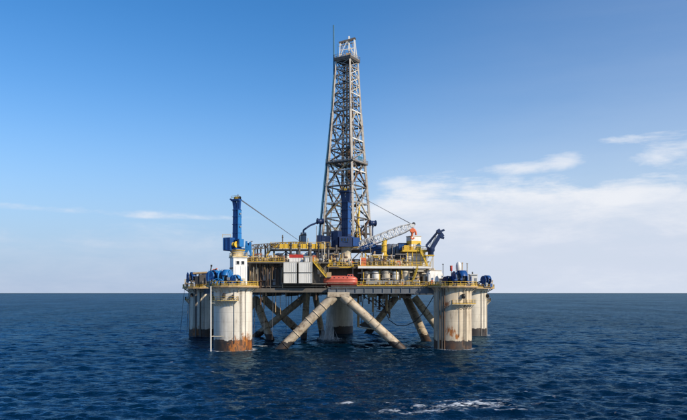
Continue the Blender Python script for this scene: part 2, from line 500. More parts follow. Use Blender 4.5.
def bpx(par, name, x0, x1, y0, y1, d, dep, mk, rz=PHI, label=None):
    """box whose front face covers photo pixels x0..x1, y0..y1 at depth d; dep metres deep"""
    k = d / F
    c = Vector((((x0 + x1) / 2 - 343.5) * k, d, CAM_H - ((y0 + y1) / 2 - 293) * k))
    c += Matrix.Rotation(rz, 3, 'Z') @ Vector((0, dep / 2, 0))
    return box(par, name, c, ((x1 - x0) * k, dep, (y1 - y0) * k), mk, rz, label)


class MB:
    """collects shapes into ONE mesh, in world coordinates"""
    def __init__(s):
        s.v, s.f, s.sm = [], [], []

    def add(s, vs, fs, smooth=False):
        b = len(s.v)
        s.v += [tuple(v) for v in vs]
        s.f += [tuple(i + b for i in f) for f in fs]
        s.sm += [smooth] * len(fs)

    def box(s, c, sz, rz=PHI):
        m = Matrix.Translation(Vector(c)) @ Matrix.Rotation(rz, 4, 'Z')
        vs = [m @ Vector((x * sz[0] / 2, y * sz[1] / 2, z * sz[2] / 2)) for x in (-1, 1) for y in (-1, 1) for z in (-1, 1)]
        s.add(vs, [(0, 1, 3, 2), (4, 6, 7, 5), (0, 4, 5, 1), (2, 3, 7, 6), (0, 2, 6, 4), (1, 5, 7, 3)])

    def bar(s, p, q, r, n=4, smooth=False, r2=None):
        p, q = Vector(p), Vector(q)
        d = q - p
        if d.length < 1e-6:
            return
        rot = d.to_track_quat('Z', 'Y')
        r2 = r if r2 is None else r2
        off = math.pi / n if n == 4 else 0
        vs = []
        for e, rr in ((p, r), (q, r2)):
            for i in range(n):
                a = 2 * math.pi * i / n + off
                vs.append(e + rot @ Vector((rr * math.cos(a), rr * math.sin(a), 0)))
        fs = [(i, (i + 1) % n, n + (i + 1) % n, n + i) for i in range(n)]
        s.add(vs, fs, smooth)
        s.add(vs, [tuple(range(n - 1, -1, -1)), tuple(range(n, 2 * n))])

    def path(s, pts, r, n=6):
        for a, b in zip(pts[:-1], pts[1:]):
            s.bar(a, b, r, n, True)

    def lathe(s, prof, c, axis='Z', n=32, smooth=True, rot=None):
        """prof = [(radius, height)...] turned round an axis through c"""
        rot = rot or Matrix.Identity(3)
        vs = []
        for (r_, h) in prof:
            for i in range(n):
                a = 2 * math.pi * i / n
                vs.append(Vector(c) + rot @ Vector((r_ * math.cos(a), r_ * math.sin(a), h)))
        fs = []
        for k in range(len(prof) - 1):
            for i in range(n):
                j = (i + 1) % n
                fs.append((k * n + i, k * n + j, (k + 1) * n + j, (k + 1) * n + i))
        s.add(vs, fs, smooth)
        s.add([vs[i] for i in range(n)], [tuple(range(n - 1, -1, -1))])
        s.add([vs[-n + i] for i in range(n)], [tuple(range(n))])

    def prism(s, poly, z0, z1):
        n = len(poly)
        vs = [(x, y, z0) for x, y in poly] + [(x, y, z1) for x, y in poly]
        s.add(vs, [tuple(range(n - 1, -1, -1)), tuple(range(n, 2 * n))] + [(i, (i + 1) % n, n + (i + 1) % n, n + i) for i in range(n)])

    def mesh(s, org, mk, name):
        me = bpy.data.meshes.new(name)
        me.from_pydata([(x - org[0], y - org[1], z - org[2]) for x, y, z in s.v], [], s.f)
        me.polygons.foreach_set('use_smooth', s.sm)
        me.materials.append(M[mk])
        me.update()
        return me

    def build(s, par, name, mk, label=None, kind=None):
        me = s.mesh(par.org, mk, name)
        return part(par, name, me, Matrix.Translation(par.org), label, kind)


def railing(par, pts, mk='rail', h=1.15, step=1.6, r=0.055, toe=0.22, closed=False, name='railing'):
    m = MB()
    pts = [Vector(p) for p in pts]
    if closed:
        pts = pts + [pts[0]]
    up = Vector((0, 0, 1))
    for a, b in zip(pts[:-1], pts[1:]):
        n = max(1, round((b - a).length / step))
        for i in range(n + 1):
            q = a.lerp(b, i / n)
            m.bar(q, q + up * h, r * 1.15)
        for t_ in (0.5, 1.0):
            m.bar(a + up * h * t_, b + up * h * t_, r)
        d = (b - a)
        if toe:
            mid = (a + b) / 2
            ang = math.atan2(d.y, d.x)
            if abs(d.z) < 0.05:
                m.box(mid + up * (toe / 2), (d.length, 0.04, toe), ang)
    return m.build(par, name, mk)


def stairs(par, p, q, width, mk='yellow', side=None, tread='mesh_deck'):
    """flight from p (low) to q (high): stringers, treads, handrails; side = unit vector across"""
    p, q = Vector(p), Vector(q)
    side = Vector(side) if side else Vector((0, 1, 0))
    up = Vector((0, 0, 1))
    for s_ in (0, 1):
        o_ = side * width * s_
        bar(par, 'stringer', p + o_, q + o_, 0.12, mk, 0.3)
        m = MB()
        n = max(2, round((q - p).length / 1.4))
        for i in range(n + 1):
            e = p.lerp(q, i / n) + o_
            m.bar(e, e + up * 1.1, 0.05)
        for t_ in (0.55, 1.1):
            m.bar(p + o_ + up * t_, q + o_ + up * t_, 0.055)
        m.build(par, 'handrail', mk)
    n = max(3, int(abs(q.z - p.z) / 0.28))
    ang = math.atan2(side.y, side.x)
    for i in range(n):
        e = p.lerp(q, (i + 0.5) / n) + side * width / 2
        box(par, 'tread', e, (width - 0.15, 0.28, 0.05), tread, ang)


def lattice(par, p, q, w_, h_, n, mk, r=0.11, up=None, taper=0.6, lmk=None, names=('chord', 'lacing')):
    """four-chord lattice girder from p to q, tapering at both ends"""
    p, q = Vector(p), Vector(q)
    d = (q - p).normalized()
    up = Vector(up) if up else Vector((0, 0, 1))
    sd = d.cross(up).normalized()
    u = sd.cross(d).normalized()

    def k(t):
        e = min(t / 0.16, (1 - t) / 0.16, 1.0)
        return taper + (1 - taper) * e
    P = []
    for i in range(n + 1):
        t = i / n
        c = p.lerp(q, t)
        f = k(t)
        P.append([c + sd * (sx * w_ / 2 * f) + u * (sz * h_ / 2 * f) for sx, sz in ((-1, -1), (1, -1), (1, 1), (-1, 1))])
    for c in range(4):
        m = MB()
        m.path([P[i][c] for i in range(n + 1)], r, 6)
        m.build(par, names[0], mk)
    for i in range(n):
        for c in range(4):
            e = (c + 1) % 4
            a, b = (P[i][c], P[i + 1][e]) if (i + c) % 2 == 0 else (P[i][e], P[i + 1][c])
            rod(par, names[1], a, b, r * 0.62, lmk or mk)
        if i:
            m = MB()
            for c in range(4):
                m.bar(P[i][c], P[i][(c + 1) % 4], r * 0.62, 5)
            m.build(par, 'batten_ring', lmk or mk)


def window(par, c, wd, ht, rz=PHI, frame='white'):
    """pane with a raised frame; c is on the wall face, outward is local -y"""
    o_ = Matrix.Rotation(rz, 3, 'Z') @ Vector((0, -0.03, 0))
    pn = box(par, 'window', Vector(c) + o_, (wd, 0.08, ht), 'glass', rz)
    m = MB()
    rot = Matrix.Rotation(rz, 3, 'Z')
    for sx in (-1, 1):
        m.box(Vector(c) + rot @ Vector((sx * (wd / 2 + 0.05), -0.07, 0)), (0.1, 0.14, ht + 0.2), rz)
    for sz in (-1, 1):
        m.box(Vector(c) + rot @ Vector((0, -0.075, sz * (ht / 2 + 0.05))), (wd, 0.13, 0.1), rz)
    m.build(pn, 'frame', frame)
    return pn

# ------------------------------------------------------------------ the platform: columns, braces, decks
LF, RF, LB, RB, AP = (-31.9, 193.0), (32.0, 195.8), (-53.0, 254.0), (50.0, 259.0), (-1.6, 274.0)
COLS = [LF, RF, LB, RB, AP]
CR = 5.5
DECK = 18.4
FOAM_RINGS = [(c[0], c[1], CR + 0.7, 0.85) for c in COLS]
sea = make_sea()

M['column'] = paint('column_white', (0.75, 0.68, 0.55), 0.5, rust=0.48, grime=0.6, boot=2.9, scale=0.8, seams=2.7, spots=((LB[0] - 2.0, LB[1] - 5, 2.2, 3.0),))
M['column_left'] = paint('column_white_rusty_foot', (0.76, 0.71, 0.61), 0.5, rust=0.40, grime=0.5, boot=3.0, scale=0.8, seams=2.7,
                         spots=((LF[0] + 2.9, LF[1] - 4.7, 1.7, 4.2), (LF[0] + 4.3, LF[1] - 3.5, 2.8, 3.4), (LF[0] + 0.6, LF[1] - 5.4, 0.9, 2.4), (LF[0] + 5.2, LF[1] - 1.8, 1.5, 3.2)))
M['column_right'] = paint('column_stained_tan', (0.70, 0.59, 0.43), 0.5, rust=0.60, grime=0.75, boot=2.7, scale=0.8, seams=2.7,
                          spots=((RF[0] - 1.2, RF[1] - 5.3, 5.4, 2.4), (RF[0] + 0.4, RF[1] - 5.3, 3.9, 1.5), (RF[0] - 3.6, RF[1] - 4.1, 9.5, 1.4), (RF[0] - 2.6, RF[1] - 4.8, 13.0, 1.6)))

PL = thing('drilling_platform', 'huge white and grey semi-submersible drilling platform on thick round columns in the sea', 'oil platform', (-1.7, 238.7, 0))
up = Vector((0, 0, 1))


def col_pt(c, ang, r, z):
    """ang measured from straight towards the camera, positive to the right"""
    return Vector((c[0] + r * math.sin(R(ang)), c[1] - r * math.cos(R(ang)), z))


columns = []
for i, c in enumerate(COLS):
    m = MB()
    prof = [(CR + 3.0, -18), (CR + 3.0, -12), (CR, -11), (CR, -10), (CR, DECK - 1.9), (CR, DECK - 1.6), (CR + 0.5, DECK - 0.6), (CR + 0.5, DECK - 0.3)]
    m.lathe(prof, (c[0], c[1], 0), n=64)
    h = m.build(PL, 'column', ('column_left', 'column_right', 'column', 'column', 'column')[i])
    columns.append(h)
    # deck on top of the column
    rr = (7.5, 7.3, 8.0, 8.4, 7.5)[i]
    m = MB()
    m.lathe([(rr - 0.4, DECK - 0.35), (rr, DECK - 0.28), (rr, DECK), (0.1, DECK)], (c[0], c[1], 0), n=20, smooth=False)
    dk = m.build(PL, 'column_deck', 'mesh_deck')
    for a in range(0, 360, 24):
        bar(dk, 'knee_bracket', col_pt(c, a, CR, DECK - 1.9), col_pt(c, a, rr - 0.3, DECK - 0.36), 0.2, 'cream')
    m = MB()
    m.lathe([(rr - 0.25, DECK - 0.50), (rr + 0.08, DECK - 0.50), (rr + 0.08, DECK - 0.02), (rr - 0.25, DECK - 0.36)], (c[0], c[1], 0), n=20, smooth=False)
    m.build(dk, 'deck_edge', 'tan')
    railing(PL, [col_pt(c, a, rr - 0.15, DECK) for a in range(0, 360, 18)], closed=True, step=1.3, r=0.075, toe=0.3)


def hanging_walkway(cidx, a0, a1, z, w_=1.5):
    c = COLS[cidx]
    h = columns[cidx]
    m = MB()
    n = 8
    for k in range(n):
        b0, b1 = a0 + (a1 - a0) * k / n, a0 + (a1 - a0) * (k + 1) / n
        q = [col_pt(c, b0, CR + 0.1, z), col_pt(c, b0, CR + w_, z), col_pt(c, b1, CR + w_, z), col_pt(c, b1, CR + 0.1, z)]
        v = q + [p - up * 0.15 for p in q]
        m.add(v, [(0, 1, 2, 3), (7, 6, 5, 4), (0, 4, 5, 1), (1, 5, 6, 2), (2, 6, 7, 3), (3, 7, 4, 0)])
        m.bar(col_pt(c, b0, CR, z - 1.6), col_pt(c, b0, CR + w_ - 0.1, z - 0.1), 0.09)
    m.build(h, 'walkway', 'cream')
    pts = [col_pt(c, a0 + (a1 - a0) * k / n, CR + w_ - 0.06, z) for k in range(n + 1)]
    railing(h, [col_pt(c, a0, CR + 0.1, z)] + pts + [col_pt(c, a1, CR + 0.1, z)], step=1.4, r=0.06, toe=0.2)


hanging_walkway(0, -62, 22, zat(300.5, 187))
hanging_walkway(1, -10, 62, zat(304, 190))
hanging_walkway(3, 70, 120, zat(301, 256))
hanging_walkway(2, -70, -110, zat(300, 252), 1.6)


def ladder(h, c, ang, z0, z1, mk='galvdark', r0=0.18):
    m = MB()
    for s_ in (-0.28, 0.28):
        m.bar(col_pt(c, ang + s_ * 9, CR + r0, z0), col_pt(c, ang + s_ * 9, CR + r0, z1), 0.05)
    z = z0
    while z < z1:
        m.bar(col_pt(c, ang - 2.5, CR + r0, z), col_pt(c, ang + 2.5, CR + r0, z), 0.03)
        z += 0.35
    m.build(h, 'ladder', mk)


for ci, angs in ((0, (33,)), (1, (27,)), (2, (-30, 10)), (3, (40,))):
    for a in angs:
        ladder(columns[ci], COLS[ci], a, 1.5, DECK - 0.8)
# pipes, chains and fenders that run down the columns
for ci, a, r0, rad, z0, z1, mk in ((0, -44, 2.2, 0.20, -3, DECK - 0.2, 'white'), (0, 12, 0.15, 0.07, 2, DECK, 'dark'), (0, 47, 0.2, 0.06, 3, DECK, 'galvdark'),
                                   (1, -52, 0.4, 0.30, -3, DECK, 'hulllight'), (1, -40, 0.35, 0.22, -3, DECK, 'galvdark'), (1, -33, 0.3, 0.16, -3, DECK, 'brown'), (1, 33, 0.25, 0.07, 0, DECK, 'dark'), (1, 10, 0.2, 0.06, 4, DECK, 'brown'),
                                   (2, -20, 0.3, 0.3, -3, DECK, 'hull'), (2, -2, 0.3, 0.3, -3, DECK, 'hull'), (2, -60, 0.3, 0.12, -3, DECK, 'dark'), (3, 62, 0.2, 0.1, 0, DECK, 'cream'), (3, 25, 0.2, 0.1, 0, DECK, 'galv')):
    c = COLS[ci]
    tp = rod(columns[ci], 'pipe' if rad > 0.1 else 'cable', col_pt(c, a, CR + r0, z0), col_pt(c, a, CR + r0, z1), rad, mk)
# stand-offs of the white pipe in front of the near left column
m = MB()
for z in (zat(336, 189), zat(303, 189), zat(290, 189)):
    m.bar(col_pt(LF, -44, CR + 2.2, z), col_pt(LF, -20, CR, z), 0.09)
    m.bar(col_pt(LF, -44, CR + 2.2, z), col_pt(LF, -60, CR, z), 0.07)
m.build(columns[0], 'pipe_bracket', 'cream')
# fairlead sheaves on the columns
for ci, a, z in ((0, 8, 15.2), (0, -15, 15.6), (2, -35, 15.5), (3, 55, 15.2), (1, 20, 15.4)):
    c = COLS[ci]
    m = MB()
    p = col_pt(c, a, CR + 0.7, z)
    m.lathe([(0.75, -0.18), (0.75, -0.1), (0.6, 0), (0.75, 0.1), (0.75, 0.18)], p, n=20, rot=Matrix.Rotation(R(a), 3, 'Z') @ Matrix.Rotation(R(90), 3, 'Y'))
    f = m.build(columns[ci], 'fairlead', 'dark')
    bar(f, 'fairlead_arm', col_pt(c, a, CR - 0.1, z + 0.4), p, 0.3, 'hulllight', 0.5)


def brace(p, q, r, collars=(0.12, 0.38), mk='brace'):
    p, q = Vector(p), Vector(q)
    h = tube(PL, 'brace', p, q, r, mk)
    for t_ in list(collars) + [0.24, 0.47]:
        e = p.lerp(q, t_)
        d = (q - p).normalized()
        tube(h, 'collar', e - d * 0.18, e + d * 0.18, r + 0.06, mk)
    return h


brace(at(333.5, 296, 196.5), (-33.0, 193.5, -15), 1.32, (0.10, 0.17, 0.36))
brace(at(343.5, 296, 196.7), (33.2, 196.0, -15), 1.32, (0.06, 0.30))
NR = at(404, 297, 262)
brace(NR + Vector((-3, 0, 0)), (-1.6, 274, -15), 1.35)
brace(NR + Vector((4, 0, 0)), (50, 259, -15), 1.45)
brace(NR + Vector((0.5, -3, 0.2)), (32.5, 197, -15), 1.55, (0.06, 0.4))
NL = at(262, 297, 262)
brace(NL, (-1.6, 274, -15), 1.5)
brace(NL + Vector((-2, 0, 0)), (-53, 254, -15), 1.4)
brace(at(255, 298, 236), at(280, 365, 230), 1.35)
brace(at(306, 296, 243), (-52, 254, -15), 1.25)
brace(at(307, 294, 240), at(302, 362, 238), 1.15, (0.2,))
brace(at(315, 294, 252), at(327, 362, 262), 1.1, (0.2,))
# knee joint where the two front braces meet the deck
m = MB()
kp = at(338.5, 294.5, 196.6)
m.box(kp, (6.4, 3.0, 1.4))
m.bar(kp + Vector((-1.2, 0, -0.4)), kp + Vector((-3.0, 0, -2.2)), 1.45, 20, True)
m.bar(kp + Vector((1.2, 0, -0.4)), kp + Vector((3.0, 0, -2.2)), 1.45, 20, True)
m.build(PL, 'brace_node', 'brace')

# lower deck: one plate over the five columns, with edge girders
poly = [(LF[0] + 2, LF[1] + 3.4), (RF[0] - 2, RF[1] + 3.0), (RB[0] - 3, RB[1] - 2), (AP[0] + 3, AP[1] - 1), (AP[0] - 3, AP[1] - 1), (LB[0] + 3, LB[1] - 2)]
m = MB()
m.prism(poly, 16.5, 17.7)
m.build(PL, 'lower_deck', 'hull')


def girder(a, b, z0, z1, mk='girder', step=2.6, flange=0.9):
    a, b = Vector(a), Vector(b)
    d = (b - a)
    L = d.length
    ang = math.atan2(d.y, d.x)
    mid = (a + b) / 2
    g = box(PL, 'girder', (mid.x, mid.y, (z0 + z1) / 2), (L, 0.25, z1 - z0 - 0.1), mk, ang)
    box(g, 'flange', (mid.x, mid.y, z1 - 0.06), (L + 0.02, flange, 0.16), mk, ang)
    box(g, 'flange', (mid.x, mid.y, z0 + 0.06), (L + 0.02, flange, 0.16), mk, ang)
    n = int(L / step)
    for k in range(1, n):
        p = a.lerp(b, k / n)
        box(g, 'stiffener', (p.x, p.y, (z0 + z1) / 2), (0.12, flange - 0.1, z1 - z0 - 0.3), mk, ang)
    return g


girder((-4.5, 196.2), (RF[0] - 4.3, RF[1] + 0.6), 16.15, 17.95)
girder((RF[0] + 1.5, RF[1] + 5), (RB[0] - 1, RB[1] - 5), 16.15, 17.95)
girder((LB[0] + 4, LB[1] + 2), (AP[0] - 4, AP[1] - 1.5), 15.6, 17.95)
girder((AP[0] + 4, AP[1] - 1.5), (RB[0] - 4, RB[1] + 1), 15.6, 17.95)
girder((LF[0] - 1.2, LF[1] + 5), (LB[0] + 1, LB[1] - 5), 16.0, 17.95)
for px in (262, 285, 310, 362, 384, 412):
    x = xat(px, 197)
    girder((x, 199.5), (x + rnd.uniform(-1, 1), 262), 15.3, 16.45, 'hull', 6.0, 0.7)
# bridge deck between the columns at the front, with its railing
bpx(PL, 'bridge_deck', 331, 437, 286.0, 286.8, 196.2, 8, 'mesh_deck')
railing(PL, [at(357, 286, 196.4), at(437, 286, 197.2)], h=1.25, r=0.075, step=1.7)
railing(PL, [at(331, 289, 195.9), at(357, 289, 196)], mk='galvdark', h=1.0, step=2)

# left hull: dark plated box with an overhanging deck edge
HD = 199.0
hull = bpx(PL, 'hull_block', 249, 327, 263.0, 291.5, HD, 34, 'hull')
for px in range(253, 327, 6):
    bpx(hull, 'hull_rib', px, px + 0.8, 263.5, 289.3, HD - 0.28, 0.27, 'hull')
bpx(hull, 'bottom_flange', 249.5, 326, 289.4, 292.4, HD - 0.75, 1.2, 'hulllight')
bpx(hull, 'ledge', 281, 327, 283.2, 284.2, HD - 2.6, 2.8, 'hull')
od = bpx(PL, 'overhang_deck', 246, 329, 261.8, 263.2, HD - 3.0, 10, 'hull')
for px in range(250, 329, 10):
    p = at(px, 263.2, HD - 2.8)
    q = at(px, 270.5, HD - 0.1)
    bar(od, 'knee_bracket', p, q, 0.16, 'hulllight', 0.3)
railing(PL, [at(246, 261.8, HD - 2.9), at(284, 261.8, HD - 2.9)], h=1.2, r=0.075)
railing(PL, [at(312.5, 261.8, HD - 2.9), at(317, 261.8, HD - 2.9)], h=1.2, r=0.075)
# pipework down the left hull face
for k, (px, y0, y1, rr, mk) in enumerate(((250.5, 270, 294, 0.30, 'tan'), (253.2, 272, 292, 0.34, 'hulllight'), (255.6, 272, 291, 0.26, 'tan'), (258, 262, 292, 0.16, 'brown'), (260.8, 263, 305, 0.20, 'brown'), (262.7, 262, 300, 0.14, 'galvdark'),
                                          (266, 268, 296, 0.2, 'hulllight'), (270.5, 264, 293, 0.14, 'brown'), (273, 263, 310, 0.10, 'dark'), (276.5, 262, 293, 0.2, 'brown'), (278.6, 262, 291, 0.13, 'galvdark'), (281.5, 263, 284, 0.25, 'hulllight'), (316, 285, 300, 0.2, 'brown'), (321, 283, 296, 0.14, 'galvdark'))):
    rod(hull, 'pipe', at(px, y0, HD - 0.65), at(px + rnd.uniform(-0.2, 0.2), y1, HD - 0.65), rr, mk)
for y, x0, x1, rr, mk in ((266.5, 252, 283, 0.16, 'brown'), (268.2, 262, 283, 0.12, 'galvdark'), (286.4, 262, 325, 0.18, 'hulllight'), (281, 250, 275, 0.14, 'brown')):
    rod(hull, 'pipe', at(x0, y, HD - 0.9), at(x1, y, HD - 0.9), rr, mk)
for k in range(26):
    px = rnd.uniform(251, 284)
    y0 = rnd.uniform(262.5, 270)
    rod(hull, 'pipe', at(px, y0, HD - 1.2 - rnd.random()), at(px + rnd.uniform(-0.4, 0.4), y0 + rnd.uniform(8, 26), HD - 1.2 - rnd.random()), rnd.uniform(0.06, 0.17), rnd.choice(['brown', 'tan', 'galvdark', 'hulllight', 'brown', 'dark', 'cream']))
for k in range(16):
    px = rnd.uniform(252, 322)
    rod(hull, 'hanging_cable', at(px, 292, HD + rnd.uniform(-0.5, 12)), at(px + rnd.uniform(-0.8, 0.8), rnd.uniform(297, 318), HD + rnd.uniform(0, 12)), rnd.uniform(0.05, 0.12), rnd.choice(['brown', 'dark', 'galvdark', 'tan']))
for px, y0, y1 in ((264.5, 275, 281), (268.5, 272, 279), (274, 279, 285), (319, 266, 274)):
    bpx(hull, 'junction_box', px - 1.5, px + 1.5, y0, y1, HD - 0.7, 0.6, 'grey')

# centre: recess behind the lifeboat, and the dark block under the drill floor
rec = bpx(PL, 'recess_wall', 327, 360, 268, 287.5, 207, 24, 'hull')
for px in range(330, 360, 6):
    bpx(rec, 'hull_rib', px, px + 0.8, 269, 287, 206.7, 0.28, 'hull')
bpx(PL, 'boat_deck', 322, 360, 266.6, 268.4, 201.5, 12, 'galvdark')
railing(PL, [at(322, 266.6, 201.6), at(358, 266.6, 201.6)], h=1.2, r=0.075, step=1.5)
railing(PL, [at(329, 268.6, 204.8), at(357, 268.6, 204.8)], mk='galv', h=1.2, r=0.06)
for px in (329, 334.5, 341, 348.5, 355):
    bpx(rec, 'cabinet', px, px + 3.6, 259.5, 266.6, 204 + rnd.uniform(0, 2), 1.6, rnd.choice(['cream', 'hulllight', 'grey', 'tan']))
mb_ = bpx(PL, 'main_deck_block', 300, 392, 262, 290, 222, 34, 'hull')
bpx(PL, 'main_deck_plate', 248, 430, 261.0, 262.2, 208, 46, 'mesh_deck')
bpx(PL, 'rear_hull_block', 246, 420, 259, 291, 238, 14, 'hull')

# right: mezzanine on posts with process vessels under it
MD = 200.0
mez = bpx(PL, 'mezzanine_deck', 358, 432, 266.2, 268.4, MD, 26, 'cleanwhite')
wall_r = bpx(PL, 'bulkhead', 360, 434, 268, 287.5, 211, 18, 'hulllight')
for px in (362, 371, 381, 391, 400.5, 411, 421, 430):
    p0, p1 = at(px, 268.4, MD + 3.6), at(px, 287, MD + 3.6)
    bar(mez, 'post', p1, p0, 0.42, 'cream')
for a, b in ((362, 371), (381, 391), (411, 421), (400.5, 411)):
    bar(mez, 'diagonal', at(a, 286, MD + 1), at(b, 269, MD + 1), 0.22, 'galvdark')
railing(PL, [at(358, 266.2, MD + 0.2), at(431, 266.2, MD + 0.4)], h=1.3, r=0.085, step=1.5)
tray = bpx(PL, 'pipe_tray', 366, 420, 280.4, 284.2, MD - 1.4, 2.0, 'grey')
for px in range(370, 420, 6):
    bpx(tray, 'tray_cleat', px, px + 0.7, 280.2, 284.6, MD - 1.56, 0.15, 'galvdark')
for px, y0, y1, rr, mk in ((367, 271, 282, 0.9, 'cream'), (375.5, 270.5, 281, 1.15, 'white'), (386, 270, 281, 1.25, 'cream'), (395.7, 271, 281, 1.1, 'white'), (405.5, 270, 282, 1.2, 'cream'), (415.8, 272, 283, 1.0, 'tan'), (425.5, 272, 284, 0.9, 'cream')):
    m = MB()
    d = 202.0
    zt, zb = zat(y0, d), zat(y1, d)
    m.lathe([(rr * 0.3, zb - 0.1), (rr * 0.85, zb + 0.2), (rr, zb + 0.6), (rr, zt - 0.6), (rr * 0.85, zt - 0.2), (rr * 0.3, zt)], (xat(px, d), d, 0), n=20)
    v = m.build(PL, 'process_vessel', mk)
    m = MB()
    m.lathe([(rr + 0.05, zt - 1.0), (rr + 0.05, zt - 0.8)], (xat(px, d), d, 0), n=20)
    m.build(v, 'hoop', 'galvdark')
    for s_ in (-0.7, 0.7):
        rod(v, 'vessel_leg', (xat(px, d) + rr * s_, d, 17.9), (xat(px, d) + rr * s_, d, zb + 0.5), 0.12, 'galvdark')
pip = [('brown', 0.16), ('galvdark', 0.2), ('cream', 0.22), ('yellow', 0.13), ('galv', 0.18), ('tan', 0.15)]
for k in range(40):
    mk, rr = pip[k % 6]
    px = rnd.uniform(361, 428)
    d = rnd.uniform(200.4, 202.4)
    if k % 2:
        rod(wall_r, 'pipe', at(px, 286.5, d), at(px, rnd.uniform(268.6, 276), d), rr, mk)
    else:
        y = rnd.uniform(269.5, 279)
        rod(wall_r, 'pipe', at(px - rnd.uniform(3, 11), y, d), at(px + rnd.uniform(3, 9), y, d), rr, mk)
# stairs on the right-hand side
stairs(PL, at(411, 286, 200), at(417.5, 268, 199.4), 1.4, side=(0, -1, 0))

# hanging work under the middle of the deck
for px, y1, d, rr, mk in ((369, 304, 214, 0.25, 'brown'), (373, 312, 216, 0.3, 'tan'), (376, 306, 215, 0.2, 'galvdark'), (379.5, 310, 218, 0.35, 'brown'), (383, 303, 214, 0.22, 'cream'), (386.5, 311, 216, 0.45, 'tan'), (389.5, 318, 221, 0.3, 'hulllight'), (393, 305, 215, 0.2, 'brown'),
                         (358.3, 327, 222, 0.40, 'tan'), (349.5, 303, 205, 0.22, 'cream'), (361, 302, 212, 0.2, 'brown'), (364.5, 299, 209, 0.25, 'galvdark'), (400, 300, 212, 0.3, 'cream'), (405, 299, 214, 0.25, 'tan'), (409, 299, 214, 0.3, 'cream')):
    rod(PL, 'drop_pipe', at(px, 292.5, d), at(px, y1, d), rr, mk)
for x0, y0, x1, y1 in ((369, 300, 394, 302), (372, 307, 390, 306), (370, 295, 386, 310), (394, 296, 377, 309), (376, 311, 391, 313), (379, 299, 390, 316), (365, 297, 376, 305)):
    bar(PL, 'scaffold_bar', at(x0, y0, 216), at(x1, y1, 217), 0.25, 'brown')
for x0, x1, y0, y1, mk in ((368, 377, 293.8, 297.5, 'cream'), (381, 387, 294, 299, 'hulllight'), (391, 398, 293.8, 297, 'cream'), (400, 411, 294, 298, 'hulllight'), (352, 358, 294, 298.5, 'grey')):
    bpx(PL, 'hanging_box', x0, x1, y0, y1, 212, 3, mk)
# hose that hangs in a bow below the deck
hp = [(384, 296), (385.5, 312), (389, 320), (397, 325.5), (406, 325.5), (415, 321.5), (422, 314.5), (429, 304), (436.5, 291)]
m = MB()
m.path([at(x, y, 205 - i * 0.9) for i, (x, y) in enumerate(hp)], 0.12, 6)
m.build(PL, 'hose', 'rope')
# mooring and lifting wires that run down into the sea
for x0, y0, d0, x1, y1, d1 in ((184.5, 288, 252, 180.5, 331, 256), (188.5, 288, 250, 187, 333, 250), (197, 288, 246, 196, 336, 246), (255.5, 292, 205, 253.5, 346, 205), (264, 292, 205, 264, 330, 205), (273, 305, 198, 272, 340, 198), (286, 294, 215, 286, 335, 215), (309, 297, 222, 309, 342, 222)):
    rod(PL, 'mooring_wire', at(x0, y0, d0), at(x1, y1, d1), 0.075, 'wire')
# landing platform under the deck behind the right front brace
m = MB()
p = at(368, 324, 228)
m.add([p + Vector((-3.0, 0, -0.4)), p + Vector((0.6, 0, 1.7)), p + Vector((3.0, 0, -1.7)), p + Vector((-2.2, 0, -0.9)),
       p + Vector((-3.0, 4, -0.4)), p + Vector((0.6, 4, 1.7)), p + Vector((3.0, 4, -1.7)), p + Vector((-2.2, 4, -0.9))],
      [(0, 1, 2, 3), (7, 6, 5, 4), (0, 4, 5, 1), (1, 5, 6, 2), (2, 6, 7, 3), (3, 7, 4, 0)])
lp_ = m.build(PL, 'landing_platform', 'dark')
bar(lp_, 'edge_beam', p + Vector((-3.2, -0.2, -1.1)), p + Vector((3.2, -0.2, -1.9)), 0.35, 'cream')
for s_ in (-2.2, 2.0):
    rod(lp_, 'hanger', p + Vector((s_, 1, 0.2)), p + Vector((s_ * 0.6, 1, 14)), 0.12, 'brown')

# ------------------------------------------------------------------ derrick
DC = Vector((xat(347.0, 236), 236.0, 0))
BETA = R(14)
ZB = zat(247, 236)
ZK = zat(113, 236)
ZT = zat(62, 236)


def drad(z):
    """half diagonal of the derrick at height z"""
    if z <= ZK:
        h = 8.8 + (4.95 - 8.8) * (z - ZB) / (ZK - ZB)
    else:
        h = 4.95 + (3.85 - 4.95) * (z - ZK) / (ZT - ZK)
    return h / math.cos(BETA)


def dcorner(k, z, s=1.0):
    a = BETA + k * math.pi / 2
    r = drad(z) * s
    return Vector((DC.x + r * math.cos(a), DC.y + r * math.sin(a), z))


